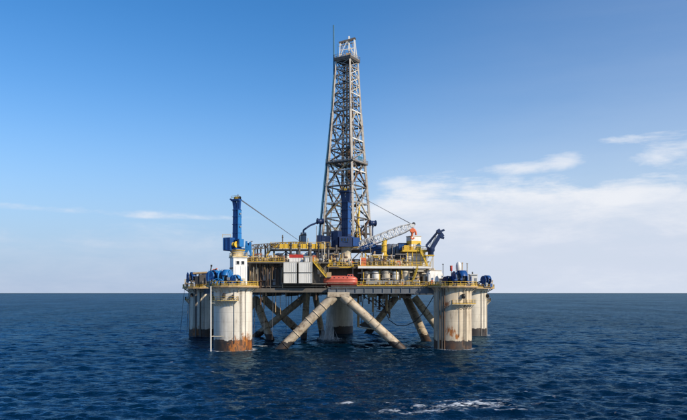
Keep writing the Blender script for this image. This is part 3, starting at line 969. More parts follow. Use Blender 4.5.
DK = thing('derrick', 'tall tapering steel lattice drilling derrick rising from the middle of the platform', 'derrick', (DC.x, DC.y, ZB))
for k in range(4):
    for z0, z1 in ((ZB, ZK), (ZK, ZT)):
        bar(DK, 'leg', dcorner(k, z0), dcorner(k, z1), 0.75 if z0 == ZB else 0.52, 'galv')
lv_px = [247, 233.5, 219, 204, 187.5, 172, 162.5, 151, 141, 127, 113, 104.5, 95.5, 86, 77.5, 69, 62]
LV = [zat(y, 236) for y in lv_px]
big = {247, 219, 187.5, 162.5, 141, 113, 86}
for i, z in enumerate(LV):
    for k in range(4):
        a, b = dcorner(k, z), dcorner(k + 1, z)
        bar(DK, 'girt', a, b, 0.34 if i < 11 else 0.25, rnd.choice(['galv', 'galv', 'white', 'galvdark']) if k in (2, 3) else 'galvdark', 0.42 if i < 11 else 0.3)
for i in range(len(LV) - 1):
    z0, z1 = LV[i], LV[i + 1]
    for k in range(4):
        a0, b0, a1, b1 = dcorner(k, z0), dcorner(k + 1, z0), dcorner(k, z1), dcorner(k + 1, z1)
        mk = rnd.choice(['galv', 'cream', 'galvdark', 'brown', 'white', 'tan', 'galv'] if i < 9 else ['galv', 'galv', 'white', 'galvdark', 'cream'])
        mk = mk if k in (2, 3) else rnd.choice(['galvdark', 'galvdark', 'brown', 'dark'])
        t_ = (0.36 if i < 6 else 0.28) if i < 10 else 0.2
        if i in (0, 2, 4, 7, 9):        # inverted V and V panels alternate
            mid = (a1 + b1) / 2
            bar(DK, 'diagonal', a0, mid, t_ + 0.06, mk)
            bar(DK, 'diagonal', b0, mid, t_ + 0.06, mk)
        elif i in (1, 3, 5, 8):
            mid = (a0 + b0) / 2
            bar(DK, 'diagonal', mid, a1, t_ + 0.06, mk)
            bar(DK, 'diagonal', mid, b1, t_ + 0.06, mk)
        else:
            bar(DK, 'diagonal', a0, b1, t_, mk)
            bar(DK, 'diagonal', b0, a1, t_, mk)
        if i in (0, 2, 4, 7, 9):        # short redundant members
            for c0, c1 in ((a0, a1), (b0, b1)):
                bar(DK, 'redundant', (c0 + c1) / 2, (c0 + (a1 + b1) / 2) / 2, 0.16, 'galvdark')
        if i in (1, 3, 5, 8):
            for c0, c1 in ((a0, a1), (b0, b1)):
                bar(DK, 'redundant', (c0 + c1) / 2, (c1 + (a0 + b0) / 2) / 2, 0.16, 'galvdark')
# plan bracing and mid-height girts give the tower its dense look
for i in range(len(LV) - 1):
    z0, z1 = LV[i], LV[i + 1]
    zm_ = (z0 + z1) / 2
    for k in range(4):
        a, b = dcorner(k, zm_), dcorner(k + 1, zm_)
        if i in (0, 1, 2, 3, 4, 7, 8, 9):
            bar(DK, 'mid_girt', a, b, 0.15, rnd.choice(['galv', 'galvdark', 'white']))
    if i % 2 == 0:
        for k in range(4):
            a, b = (dcorner(k, z1) + dcorner(k + 1, z1)) / 2, (dcorner(k + 1, z1) + dcorner(k + 2, z1)) / 2
            bar(DK, 'plan_brace', a, b, 0.18, 'galvdark')
for k, f in ((2, 0.22), (2, 0.8), (3, 0.25), (3, 0.7)):
    m = MB()
    m.path([dcorner(k, z, 0.97).lerp(dcorner(k + 1, z, 0.97), f) for z in (ZB, ZK, ZT - 2)], 0.13, 6)
    m.build(DK, 'service_pipe', rnd.choice(['white', 'tan', 'galv']))
# racking board two thirds of the way up
zr = zat(163.5, 236)
m = MB()
cs = [dcorner(k, zr, 1.16) for k in range(4)]
ci = [dcorner(k, zr, 0.72) for k in range(4)]
for k in range(4):
    q = [cs[k], cs[(k + 1) % 4], ci[(k + 1) % 4], ci[k]]
    v = q + [p - up * 0.35 for p in q]
    m.add(v, [(0, 1, 2, 3), (7, 6, 5, 4), (0, 4, 5, 1), (1, 5, 6, 2), (2, 6, 7, 3), (3, 7, 4, 0)])
rb = m.build(DK, 'racking_board', 'galvdark')
railing(rb, cs, mk='galv', closed=True, h=1.1, toe=0.3, r=0.07, step=1.5)
for k in range(7):
    a = ci[2].lerp(ci[3], 0.12 + k * 0.12)
    b = ci[1].lerp(ci[0], 0.12 + k * 0.12)
    bar(rb, 'racking_finger', a - up * 0.15, a.lerp(b, 0.42) - up * 0.15, 0.16, 'galvdark')
box(rb, 'wind_screen', (cs[3] + cs[0]) / 2 + up * 1.2, (3.2, 0.08, 1.5), 'teal', math.atan2((cs[0] - cs[3]).y, (cs[0] - cs[3]).x))
# second small balcony and lower landings
for y, s in ((187.5, 1.08), (113, 1.05), (233.5, 1.06)):
    z = zat(y, 236)
    m = MB()
    a, b = dcorner(2, z, s), dcorner(3, z, s)
    a2, b2 = dcorner(2, z, 0.9), dcorner(3, z, 0.9)
    q = [a, b, b2, a2]
    v = q + [p - up * 0.2 for p in q]
    m.add(v, [(0, 1, 2, 3), (7, 6, 5, 4), (0, 4, 5, 1), (1, 5, 6, 2), (2, 6, 7, 3), (3, 7, 4, 0)])
    ld = m.build(DK, 'landing', 'galvdark')
    railing(ld, [a, b], mk='galv', h=1.05, toe=0.2)
# crown
m = MB()
zc = zat(59.5, 236)
cs = [dcorner(k, ZT, 1.2) for k in range(4)]
m.add([Vector((p.x, p.y, ZT)) for p in cs] + [Vector((p.x, p.y, zc)) for p in cs], [(3, 2, 1, 0), (4, 5, 6, 7)] + [(i, (i + 1) % 4, 4 + (i + 1) % 4, 4 + i) for i in range(4)])
cr = m.build(DK, 'crown_platform', 'galvdark')
railing(cr, [Vector((p.x, p.y, zc)) for p in cs], mk='galv', closed=True, h=1.2, r=0.06, toe=0.25)
for s_ in (-0.9, 0, 0.9):
    m = MB()
    m.lathe([(0.85, -0.16), (0.85, -0.1), (0.7, 0), (0.85, 0.1), (0.85, 0.16)], (DC.x + s_, DC.y, zc + 1.0), n=18, rot=Matrix.Rotation(R(90), 3, 'Y'))
    m.build(cr, 'crown_sheave', 'tan')
gp = [at(339.3, 58, 235), at(341.6, 58, 237), at(354.8, 58, 235), at(357, 58, 237)]
gt = [at(340.2, 42.5, 235), at(341, 43.5, 237), at(354.0, 38.5, 235), at(354.6, 39, 237)]
for a, b in zip(gp, gt):
    bar(cr, 'gin_pole_leg', a, b, 0.34, 'cleanwhite')
for a, b in ((gt[0], gt[2]), (gt[1], gt[3])):
    bar(cr, 'gin_pole_beam', a + Vector((-0.5, 0, -0.1)), b + Vector((0.4, 0, 0.1)), 0.42, 'galvdark', 0.6)
bar(cr, 'gin_pole_beam', at(338.6, 46.5, 236), at(354.5, 42.5, 236), 0.26, 'galv')
for a, b in ((gt[0], gt[1]), (gt[2], gt[3])):
    bar(cr, 'gin_pole_tie', a, b, 0.24, 'galv')
bar(cr, 'gin_pole_brace', gp[0], gt[0].lerp(gt[2], 0.28), 0.18, 'galv')
bar(cr, 'gin_pole_brace', gp[3], gt[1].lerp(gt[3], 0.72), 0.18, 'galv')
bar(cr, 'lightning_post', at(349.2, 59, 236), at(349.2, 36.5, 236), 0.6, 'cleanwhite')
for a, b in ((gp[0], gt[0].lerp(gt[2], 0.5)), (gp[2], gt[0].lerp(gt[2], 0.5)), (gp[1], gt[1].lerp(gt[3], 0.6)), (gp[3], gt[1].lerp(gt[3], 0.4)), (gp[0].lerp(gt[0], 0.5), gp[2].lerp(gt[2], 0.5)), (gp[1].lerp(gt[1], 0.55), gp[3].lerp(gt[3], 0.55))):
    bar(cr, 'gin_pole_brace', a, b, 0.22, 'white')
box(cr, 'crown_box', at(348.5, 55.8, 234), (1.9, 1.4, 1.5), 'tan')
# blue stand pipe and mast on the left-hand corner
m = MB()
m.path([at(333.6, 25, 235.5), at(334.0, 75, 235.5), at(332.0, 112, 235.5), at(320.0, 233, 235), at(318.6, 246, 235)], 0.26, 8)
m.path([at(333.6, 75, 234.8), at(331.0, 113, 234.8), at(318.6, 236, 234)], 0.17, 8)
sp_ = m.build(DK, 'stand_pipe', 'teal')
for y in range(70, 236, 11):
    z = zat(y, 235.5)
    if z < ZT:
        t_ = (y - 75) / 170
        bar(sp_, 'pipe_clamp', dcorner(2, z), at(333.2 if y < 76 else 333.2 - max(0, (y - 75)) * 0.083, y, 235.5), 0.14, 'teal')
rod(DK, 'whip_antenna', at(337.5, 58, 235), at(337.2, 44, 235), 0.09, 'teal')
# inside: racked pipe, guide rails, travelling block and top drive
m = MB()
for k in range(9):
    x = DC.x + 0.35 + (k % 3) * 0.30
    y = DC.y - 1.4 + (k // 3) * 0.3
    m.bar((x, y, ZB), (x + 0.05, y, zat(152, 236)), 0.11, 8, True)
m.build(DK, 'racked_drill_pipe', 'brown')
for s_ in (-1.1, 2.1):
    bar(DK, 'guide_rail', (DC.x + s_, DC.y + 0.4, ZB), (DC.x + s_ * 0.9, DC.y + 0.4, ZT - 1), 0.28, 'brown')
bar(DK, 'guide_rail', (DC.x - 0.4, DC.y - 0.6, ZB + 4), (DC.x + 0.3, DC.y - 0.6, ZT - 1), 0.34, 'brown')
for s_, r_ in ((-0.2, 0.16), (0.9, 0.22), (1.35, 0.14), (-1.6, 0.12)):
    rod(DK, 'riser_line', (DC.x + s_, DC.y - 1.0, ZB), (DC.x + s_ * 0.9, DC.y - 0.6, ZT - 0.5), r_, 'brown')
for y in range(72, 240, 9):
    z = zat(y, 236)
    box(DK, 'line_clamp', (DC.x + 0.5, DC.y - 0.8, z), (2.6, 0.3, 0.28), 'galvdark', 0)
for k in range(6):
    rod(DK, 'drilling_line', (DC.x - 0.5 + k * 0.32, DC.y + 0.7, zat(150, 236)), (DC.x - 0.5 + k * 0.32, DC.y + 0.7, ZT), 0.045, 'wire')
tb = box(DK, 'travelling_block', (DC.x + 0.4, DC.y + 0.6, zat(153, 236)), (1.8, 1.1, 3.2), 'dark')
m = MB()
m.lathe([(0.9, -0.6), (0.9, 0.6)], (DC.x + 0.4, DC.y + 0.6, zat(148.5, 236)), n=18, rot=Matrix.Rotation(R(90), 3, 'X'))
m.build(tb, 'block_sheave', 'dark')
tdp = box(DK, 'top_drive', (DC.x + 0.4, DC.y + 0.6, zat(177, 236)), (2.0, 1.6, 4.0), 'navy')
box(tdp, 'link_hanger', (DC.x + 0.4, DC.y - 0.4, zat(183, 236)), (0.9, 0.5, 2.2), 'orange')
for k, (px, y0, y1) in enumerate(((357.8, 214, 246), (359.6, 205, 240))):
    m = MB()
    m.path([at(px, y0, 233), at(px - 1.2, (y0 + y1) / 2, 231.5), at(px + 0.6, y1, 231)], 0.33, 8)
    m.build(DK, 'rotary_hose', 'yellow')

# ------------------------------------------------------------------ drill floor below the derrick
DF = thing('drill_floor', 'raised drill floor with dark blue wind walls under the foot of the derrick', 'drill floor', (DC.x, DC.y, zat(262, 232)))
fl = bpx(DF, 'floor_plate', 313.5, 376, 247.5, 249.5, 226, 20, 'galvdark')
for px in (316, 327, 338, 350, 362, 373):
    for d in (227.5, 243):
        bar(DF, 'support_leg', at(px, 263, d), at(px, 249, d), 0.75, 'hulllight')
for a, b in ((316, 327), (338, 327), (350, 362), (373, 362)):
    bar(DF, 'support_brace', at(a, 262, 227.5), at(b, 250, 227.5), 0.35, 'galvdark')
for x0, x1, y0, y1, d, mk in ((316.3, 324, 235.2, 247.4, 226.3, 'navy'), (324.2, 330.5, 236, 247.4, 226.6, 'navy'), (353, 360, 238, 247.4, 226.3, 'navy'), (366.5, 375.5, 239, 247.4, 226.4, 'navy')):
    wl = bpx(DF, 'wind_wall', x0, x1, y0, y1, d, 0.25, mk)
    k = x0 + 1.2
    while k < x1 - 0.5:
        bpx(wl, 'wall_rib', k, k + 0.5, y0 + 0.2, y1 - 0.2, d - 0.12, 0.12, mk)
        k += 1.5
bpx(DF, 'dog_house', 316, 326, 239.5, 247.4, 238, 5, 'navy')
bpx(DF, 'dog_house', 363, 375, 240, 247.4, 236, 5, 'blue')
railing(DF, [at(313.5, 247.5, 226.2), at(376, 247.5, 226.2)], h=1.2, r=0.07)
for x0, x1, y0, y1, mk in ((331.5, 334, 239, 247.5, 'hulllight'), (361, 364.5, 240.5, 247.5, 'cream'), (326.5, 329, 226, 236, 'dark')):
    bpx(DF, 'cabinet', x0, x1, y0, y1, 229, 1.8, mk)

# the two dark drums on posts either side of the derrick foot
for px, py, d, lab in ((320.2, 221.3, 224, 'dark blue round reel on a pole at the left foot of the derrick'), (372.8, 223.2, 224, 'dark blue round reel on a pole at the right foot of the derrick')):
    c = at(px, py, d)
    t = thing('hose_reel', lab, 'reel', (c.x, c.y, zat(247.5, d)), 'hose reels beside the derrick')
    m = MB()
    rt = Matrix.Rotation(R(22), 3, 'Z') @ Matrix.Rotation(R(90), 3, 'Y')
    m.lathe([(0.9, -1.15), (1.05, -1.05), (1.05, -0.9), (0.85, -0.85), (0.85, 0.85), (1.05, 0.9), (1.05, 1.05), (0.9, 1.15)], c, n=24, rot=rt)
    m.build(t, 'drum', 'navy')
    m = MB()
    m.lathe([(0.3, -1.35), (0.3, 1.35)], c, n=12, rot=rt)
    m.build(t, 'hub', 'dark')
    bar(t, 'post', (c.x, c.y + 0.9, zat(247.5, d)), (c.x, c.y + 0.9, c.z + 0.2), 0.35, 'navy')
    bar(t, 'bracket', (c.x, c.y + 1.05, c.z - 1.4), (c.x + 0.9, c.y + 0.9, c.z - 0.4), 0.2, 'navy')
# the goose-neck pipe that leaves the left reel
t = thing('gooseneck_pipe', 'bent dark blue pipe reaching left from the reel to a grey stack', 'pipe', at(301, 247, 222))
m = MB()
m.path([at(317.5, 222.5, 223.5), at(310, 225.5, 223), at(303.6, 230, 222.3), at(303.2, 233, 222.2)], 0.30, 8)
m.build(t, 'pipe', 'navy')
tube(t, 'stack', at(303.4, 247, 222), at(303.4, 232.6, 222), 0.95, 'grey')
tube(t, 'stack_collar', at(303.4, 235.5, 222), at(303.4, 234.5, 222), 1.05, 'galvdark')
rod(t, 'vent', at(299.7, 247, 221.5), at(299.7, 235.5, 221.5), 0.22, 'galvdark')
rod(t, 'vent', at(299.6, 235.7, 221.5), at(302.6, 235.2, 221.5), 0.2, 'galvdark')


# ------------------------------------------------------------------ kingpost cranes
def kingpost(T, px, yb, yt, d, mk, lit, wpx=9.0, turn=18):
    """blue mast: two tapered box legs with cross plates, cross-head with sheaves on top"""
    k = d / F
    c = Vector((xat(px, d), d, 0))
    z0, z1 = zat(yb, d), zat(yt, d)
    wd = wpx * k
    rot = Matrix.Rotation(R(turn), 3, 'Z')

    def P(u, v, z):
        q = rot @ Vector((u, v, 0))
        return Vector((c.x + q.x, c.y + q.y, z))
    H_ = z1 - z0
    zm = z0 + H_ * 0.82
    # main box, slightly tapering
    m = MB()
    w0, w1, dp = wd / 2, wd / 2 * 0.88, wd * 0.42
    vs = [P(-w0, -dp, z0), P(w0, -dp, z0), P(w0, dp, z0), P(-w0, dp, z0), P(-w1, -dp * 0.8, zm), P(w1, -dp * 0.8, zm), P(w1, dp * 0.8, zm), P(-w1, dp * 0.8, zm)]
    m.add(vs, [(3, 2, 1, 0), (4, 5, 6, 7)] + [(i, (i + 1) % 4, 4 + (i + 1) % 4, 4 + i) for i in range(4)])
    kp_ = m.build(T, 'kingpost', mk)
    for f in (0.15, 0.32, 0.5, 0.66, 0.8):
        zz = z0 + H_ * f
        box(kp_, 'stiffener', P(0, 0, zz), (wd * 1.0, dp * 2 + 0.12, 0.14), mk, R(turn))
    m = MB()
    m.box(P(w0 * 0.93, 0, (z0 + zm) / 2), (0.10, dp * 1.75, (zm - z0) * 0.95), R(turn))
    m.build(kp_, 'sunlit_side_plate', lit)  # brighter blue sheet: sunlight on the mast's right side put into the colour
    # two horns with a gap between
    for s_ in (-1, 1):
        bar(T, 'horn', P(s_ * w1 * 0.62, 0, zm - 0.1), P(s_ * w1 * (0.85 if s_ > 0 else 1.15), 0, z1), wd * 0.27, mk, dp * 1.3)
    ch = box(T, 'cross_head', P(-0.3, 0, z1 + 0.12), (wd * 1.45, dp * 1.6, 0.55), mk, R(turn))
    bar(ch, 'jib_arm', P(-wd * 0.6, 0, z1 + 0.1), P(-wd * 1.25, 0, z1 + 0.6), 0.4, mk)
    for s_ in (-0.3, 0.1, 0.5):
        m = MB()
        m.lathe([(0.5, -0.1), (0.5, -0.06), (0.4, 0), (0.5, 0.06), (0.5, 0.1)], P(wd * s_, 0, z1 + 0.7), n=16, rot=rot @ Matrix.Rotation(R(90), 3, 'X'))
        m.build(ch, 'sheave', 'dark')
    rod(ch, 'lamp_post', P(0.4, 0, z1 + 0.3), P(0.4, 0, z1 + 1.9), 0.08, 'dark')
    box(ch, 'head_cabinet', P(-0.2, 0, z1 + 0.75), (0.8, 0.7, 0.8), 'yellow', R(turn))
    railing(ch, [P(-wd * 0.7, -dp, z1 + 0.4), P(wd * 0.7, -dp, z1 + 0.4)], h=0.9, toe=0, r=0.05)
    ladder_m = MB()
    for s_ in (-0.22, 0.22):
        ladder_m.bar(P(w0 * 0.1 + s_, -dp - 0.2, z0), P(w1 * 0.1 + s_, -dp - 0.15, zm), 0.05)
    zz = z0
    while zz < zm:
        ladder_m.bar(P(-0.22 + w0 * 0.1, -dp - 0.18, zz), P(0.22 + w0 * 0.1, -dp - 0.18, zz), 0.03)
        zz += 0.4
    ladder_m.build(kp_, 'ladder', mk)
    for f in (0.45, 0.72):
        box(kp_, 'floodlight', P(w1 * 1.25, 0, z0 + H_ * f), (0.5, 0.5, 0.4), 'grey', R(turn))
    return P


def crane(name, label, px, d, y_deck, y_slew, y_top, mk, lit, cab, boom, wire_to, wpx, turn):
    base = at(px, y_deck, d)
    T = thing(name, label, 'crane', base, 'kingpost deck cranes')
    zs = zat(y_slew, d)
    m = MB()
    m.lathe([(1.9, base.z), (1.9, base.z + 0.3), (1.6, base.z + 0.35), (1.6, zs - 1.0), (2.0, zs - 0.6), (2.0, zs - 0.25)], (base.x, base.y, 0), n=28)
    m.build(T, 'pedestal', 'cream')
    m = MB()
    m.lathe([(2.35, zs - 0.24), (2.35, zs), (2.35, zs + 0.01)], (base.x, base.y, 0), n=28)
    m.build(T, 'slew_ring', 'yellow')
    rot = Matrix.Rotation(R(turn), 3, 'Z')
    k = d / F
    dk = box(T, 'turntable', base * 1 + Vector((-0.6, 0, zs + 0.26 - base.z)), (wpx * k * 1.9, 4.0, 0.5), mk, R(turn))
    P = kingpost(T, px, y_slew - 1.6, y_top, d, mk, lit, wpx, turn)
    x0, x1, y0, y1 = cab
    cb = bpx(T, 'machinery_house', x0, x1, y0, y1, d - 2.2, 3.6, mk, R(turn))
    for s_ in (0.18, 0.36, 0.54, 0.72, 0.9):
        e = at(x0 + (x1 - x0) * s_, (y0 + y1) / 2, d - 2.2)
        box(cb, 'louvre', e + Vector((0.0, 0.12 - 0.08 - (s_ - 0.5) * 0, 0)), (0.14, 0.5, (y1 - y0) * k * 0.86), mk, R(turn))
    railing(cb, [at(x0 + 0.4, y0, d - 1.6), at(x1 - 0.4, y0, d - 1.2)], h=0.9, toe=0, r=0.05)
    # winches at the foot of the mast
    for s_, rr in ((-0.35, 0.75), (0.3, 0.9)):
        m = MB()
        q = rot @ Vector((s_ * wpx * k, -1.9, 0))
        m.lathe([(rr, -0.8), (rr, -0.68), (rr * 0.7, -0.66), (rr * 0.7, 0.66), (rr, 0.68), (rr, 0.8)], (base.x + q.x, base.y + q.y, zs + 0.6 + rr), n=20, rot=rot @ Matrix.Rotation(R(90), 3, 'Y'))
        m.build(T, 'winch_drum', 'dark' if s_ < 0 else 'yellow')
    # driver's cabin on the side of the mast
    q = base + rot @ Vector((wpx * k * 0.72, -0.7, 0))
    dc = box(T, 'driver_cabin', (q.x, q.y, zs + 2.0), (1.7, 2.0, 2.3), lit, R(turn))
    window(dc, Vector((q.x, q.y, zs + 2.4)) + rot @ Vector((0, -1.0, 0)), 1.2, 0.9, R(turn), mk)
    # boom
    b0, b1, bw, bh, n, bmk = boom
    lattice(T, b0, b1, bw, bh, n, bmk, r=0.13, lmk=bmk)
    d_ = (Vector(b1) - Vector(b0)).normalized()
    hd = box(T, 'boom_head', Vector(b1) + d_ * 0.3, (1.2, 1.0, 0.9), bmk, 0)
    m = MB()
    m.lathe([(0.55, -0.2), (0.55, 0.2)], Vector(b1) + d_ * 0.7 + up * 0.35, n=16, rot=Matrix.Rotation(R(90), 3, 'X'))
    m.build(hd, 'tip_sheave', 'dark')
    for s_ in (-0.45, -0.15, 0.15, 0.45):
        rod(T, 'luffing_rope', P(0.5, s_, zat(y_top, d) + 0.7), Vector(wire_to) + Vector((0, s_ * 0.7, 0.3)), 0.065, 'wire')
    return T


c1 = crane('pedestal_crane', 'bright blue crane mast on the white cabin above the near left column', 237.0, 197.0, 257.0, 250.0, 200.5, 'blue', 'brightblue',
           (222.0, 231.0, 237.5, 250.5), (at(246, 247.5, 197.5), at(299.5, 243.5, 214), 1.4, 1.3, 20, 'galvdark'), at(299.5, 242, 214), 7.2, -32)
for x0, y0, x1, y1 in ((245, 256, 246.5, 241), (251, 256, 250, 242), (245, 255, 251, 243), (246, 242, 251, 254), (245.5, 248.5, 251, 248.5)):
    bar(c1, 'boom_foot_frame', at(x0, y0, 197.2), at(x1, y1, 197.2), 0.5, 'brightblue')
box(c1, 'boom_winch', at(248.5, 246, 198.3), (1.5, 1.2, 1.8), 'blue')

c2 = crane('pedestal_crane', 'dark blue crane mast standing in front of the derrick with a long white lattice boom', 346.0, 211.0, 262.0, 247.0, 192.0, 'navy', 'blue',
           (330.5, 338.5, 231.0, 247.0), (at(357, 247.0, 209.5), at(411.5, 226.0, 205.5), 2.5, 2.3, 16, 'cleanwhite'), at(411.5, 225, 205.5), 8.0, -30)
bpx(c2, 'control_house', 339, 352.5, 236.5, 246.6, 207.6, 2.4, 'navy', R(8))
bpx(c2, 'control_house', 353, 359.5, 237.5, 246.0, 208.2, 2.4, 'blue', R(8))
for px in (341.5, 344.5, 347.5):
    window(c2, at(px, 239.8, 207.45), 0.65, 1.0, R(8), 'blue')
lattice(c2, at(360, 249.6, 209.2), at(376, 244.6, 207.8), 2.2, 1.2, 6, 'blue', r=0.16)
# white name board along the side of the boom
hook = thing('hook_block', 'orange red hook block hanging from the tip of the white crane boom', 'hook block', at(412.5, 236, 205.4))
for s_ in (-0.5, 0.5):
    rod(hook, 'fall_rope', at(412.6 + s_, 227, 205.4), at(412.6 + s_, 230, 205.4), 0.06, 'wire')
m = MB()
c = at(412.4, 230.6, 205.4)
m.lathe([(0.75, -0.35), (0.8, -0.3), (0.8, 0.3), (0.75, 0.35)], c, n=18, rot=Matrix.Rotation(R(75), 3, 'X'))
m.build(hook, 'sheave_cheek', 'orange')
m = MB()
m.bar(c + Vector((0, 0, -0.4)), c + Vector((-0.1, 0, -1.7)), 0.42, 8, True, 0.26)
m.path([c + Vector((-0.1, 0, -1.6)), c + Vector((-0.45, 0, -2.1)), c + Vector((-0.2, 0, -2.6)), c + Vector((0.35, 0, -2.5)), c + Vector((0.5, 0, -2.1))], 0.22, 8)
m.build(hook, 'hook', 'orange')
m = MB()
m.path([at(414.2, 229, 205.4), at(415.6, 231.5, 205.4), at(416.2, 235.0, 205.4)], 0.3, 8)
m.build(hook, 'tag_arm', 'orange')

# ------------------------------------------------------------------ white cabin on the near left column
cb = thing('control_cabin', 'white steel cabin with two square windows under the bright blue crane', 'cabin', at(238.5, 285.5, 194))
rz = R(24)
cc_ = at(238.5, 271, 195.8)
wl = box(cb, 'wall', (cc_.x, cc_.y, (DECK + zat(257.5, 194)) / 2), (4.1, 3.9, zat(257.5, 194) - DECK), 'cleanwhite', rz)
rot = Matrix.Rotation(rz, 3, 'Z')
fz = Vector((cc_.x, cc_.y, 0)) + rot @ Vector((0, -1.95, 0))
for u in (-0.75, 0.75):
    q = fz + rot @ Vector((u, 0, 0))
    window(cb, (q.x, q.y, zat(262.7, 194)), 0.85, 0.95, rz, 'cleanwhite')
box(cb, 'roof', (cc_.x, cc_.y, zat(257.1, 194)), (4.7, 4.5, 0.28), 'cream', rz)
q = fz + rot @ Vector((0.9, -0.04, 0))
dr = box(cb, 'door', (q.x, q.y, DECK + 1.15), (0.9, 0.1, 2.0), 'cream', rz)
q2 = fz + rot @ Vector((1.2, -0.12, 0))
box(dr, 'door_handle', (q2.x, q2.y, DECK + 1.1), (0.08, 0.1, 0.25), 'dark', rz)
railing(cb, [Vector((cc_.x, cc_.y, zat(256.6, 194))) + rot @ Vector((u, v, 0)) for u, v in ((-2.2, 2.1), (-2.2, -2.1), (2.2, -2.1), (2.2, 2.1))], h=1.1, r=0.06, closed=True)
for u in (-1.5, 0.2, 1.7):
    q = fz + rot @ Vector((u, -0.06, 0))
    box(cb, 'wall_rib', (q.x, q.y, (DECK + zat(266, 194)) / 2), (0.1, 0.1, zat(266, 194) - DECK), 'cleanwhite', rz)
sd_ = Vector((cc_.x, cc_.y, 0)) + rot @ Vector((-2.05, 0, 0))
for z in (zat(268, 194), zat(276, 194)):
    box(cb, 'cable_tray', (sd_.x - 0.1, sd_.y - 0.1, z), (0.3, 3.0, 0.4), 'galvdark', rz)


# ------------------------------------------------------------------ anchor winches
def winch(label, px, py, d, rad, length, ang, mk, hood=True, group='anchor winches on the column decks'):
    c = at(px, py, d)
    c.z = max(c.z, DECK + rad * 1.02)
    T = thing('anchor_winch', label, 'winch', (c.x, c.y, DECK), group)
    rot = Matrix.Rotation(R(ang), 3, 'Z')
    ax = rot @ Matrix.Rotation(R(90), 3, 'Y')
    m = MB()
    m.lathe([(rad * 0.62, -length / 2), (rad * 0.62, length / 2)], c, n=24, rot=ax)
    dr_ = m.build(T, 'drum', 'rope')
    m = MB()
    n = int(length / 0.28)
    for k in range(n):
        h = -length / 2 + 0.2 + k * (length - 0.4) / max(1, n - 1)
        m.lathe([(rad * 0.63, h - 0.1), (rad * 0.68, h), (rad * 0.63, h + 0.1)], c, n=20, rot=ax)
    m.build(dr_, 'wound_cable', 'wire')
    nf = 2 if length < 2.5 else 3
    for k in range(nf):
        h = -length / 2 + k * length / (nf - 1)
        m = MB()
        m.lathe([(rad * 0.97, h - 0.13), (rad, h - 0.1), (rad, h + 0.1), (rad * 0.97, h + 0.13)], c, n=28, rot=ax)
        f = m.build(T, 'flange', mk)
        m = MB()
        for a in range(0, 360, 45):
            e = Vector((math.cos(R(a)), math.sin(R(a)), 0))
            for hs in (h - 0.17, h + 0.17):
                m.bar(c + ax @ (e * rad * 0.2 + Vector((0, 0, hs))), c + ax @ (e * rad * 0.92 + Vector((0, 0, hs))), 0.07)
        m.build(f, 'spokes', mk)
    if hood:
        m = MB()
        na = 12
        vs = []
        for s_ in (-1, 1):
            for i in range(na + 1):
                a = R(15 + 150 * i / na)
                for rr in (rad * 1.05, rad * 1.12):
                    # angle around the drum axis: 90 deg is up
                    e = rot @ Vector((s_ * length * 0.30 + length * 0.17, -math.cos(a) * rr, 0)) + up * (math.sin(a) * rr)
                    vs.append(c + e)
        b = 2 * (na + 1)
        fs = []
        for i in range(na):
            j = 2 * i
            fs += [(j, j + 2, b + j + 2, b + j), (j + 1, b + j + 1, b + j + 3, j + 3), (j, j + 1, j + 3, j + 2), (b + j, b + j + 2, b + j + 3, b + j + 1)]
        m.add(vs, fs, True)
        m.build(T, 'hood', mk)
    for s_ in (-0.5, 0.5):
        q = c + rot @ Vector((s_ * length * 1.12, 0, 0))
        box(T, 'bearing_frame', (q.x, q.y, (DECK + c.z) / 2 + 0.1), (0.3, rad * 0.9, c.z - DECK + 0.2), mk, R(ang))
    for k in range(3):
        q = c + rot @ Vector((rnd.uniform(-0.6, 0.6) * length, -rad * 0.9, 0))
        box(T, 'brake_motor', (q.x, q.y, DECK + rnd.uniform(0.6, rad * 1.2)), (rnd.uniform(0.4, 0.9), 0.5, rnd.uniform(0.4, 0.9)), rnd.choice([mk, 'galvdark', 'navy', 'grey']), R(ang))
    for k in range(2):
        q = c + rot @ Vector((rnd.uniform(-0.5, 0.7) * length, 0.2, 0))
        bar(T, 'guard_hoop', (q.x, q.y - rad, DECK + 0.3), (q.x + rnd.uniform(-0.3, 0.3), q.y - rad * 0.3, c.z + rad * 1.15), 0.12, mk)
    q = c + rot @ Vector((length * 0.78, 0, 0))
    box(T, 'gearbox', (q.x, q.y, DECK + 0.75), (length * 0.35, rad * 0.9, 1.5), mk, R(ang))
    m = MB()
    m.box((c.x, c.y, DECK + 0.12), (length * 1.5, rad * 1.9, 0.24), R(ang))
    m.build(T, 'skid', 'galvdark')
    return T


winch('bright blue anchor winch nearest the white cabin, at the front of the left column', 235.5, 280, 188.8, 1.35, 1.8, 52, 'brightblue')
winch('largest bright blue anchor winch on the near left column', 225.5, 277.5, 190.5, 2.05, 3.0, -12, 'brightblue')
winch('bright blue anchor winch at the left edge of the near left column', 213.5, 277.5, 192.5, 1.9, 2.4, 48, 'brightblue')
winch('dark blue anchor winch at the far left end of the platform', 191.5, 278, 250.5, 2.0, 2.8, 25, 'blue')
winch('dark blue winch behind the leftmost one on the far left column', 203.0, 278, 252.5, 1.7, 2.6, 25, 'navy')
winch('large dark blue anchor winch on the near right column', 459.5, 278, 190.8, 1.95, 3.4, 12, 'blue')
winch('small dark blue winch at the left edge of the near right column', 448.0, 281, 192.4, 1.3, 2.0, 30, 'navy')
winch('blue anchor winch at the far right end of the platform', 486.0, 280, 253.0, 1.6, 2.6, 28, 'blue')

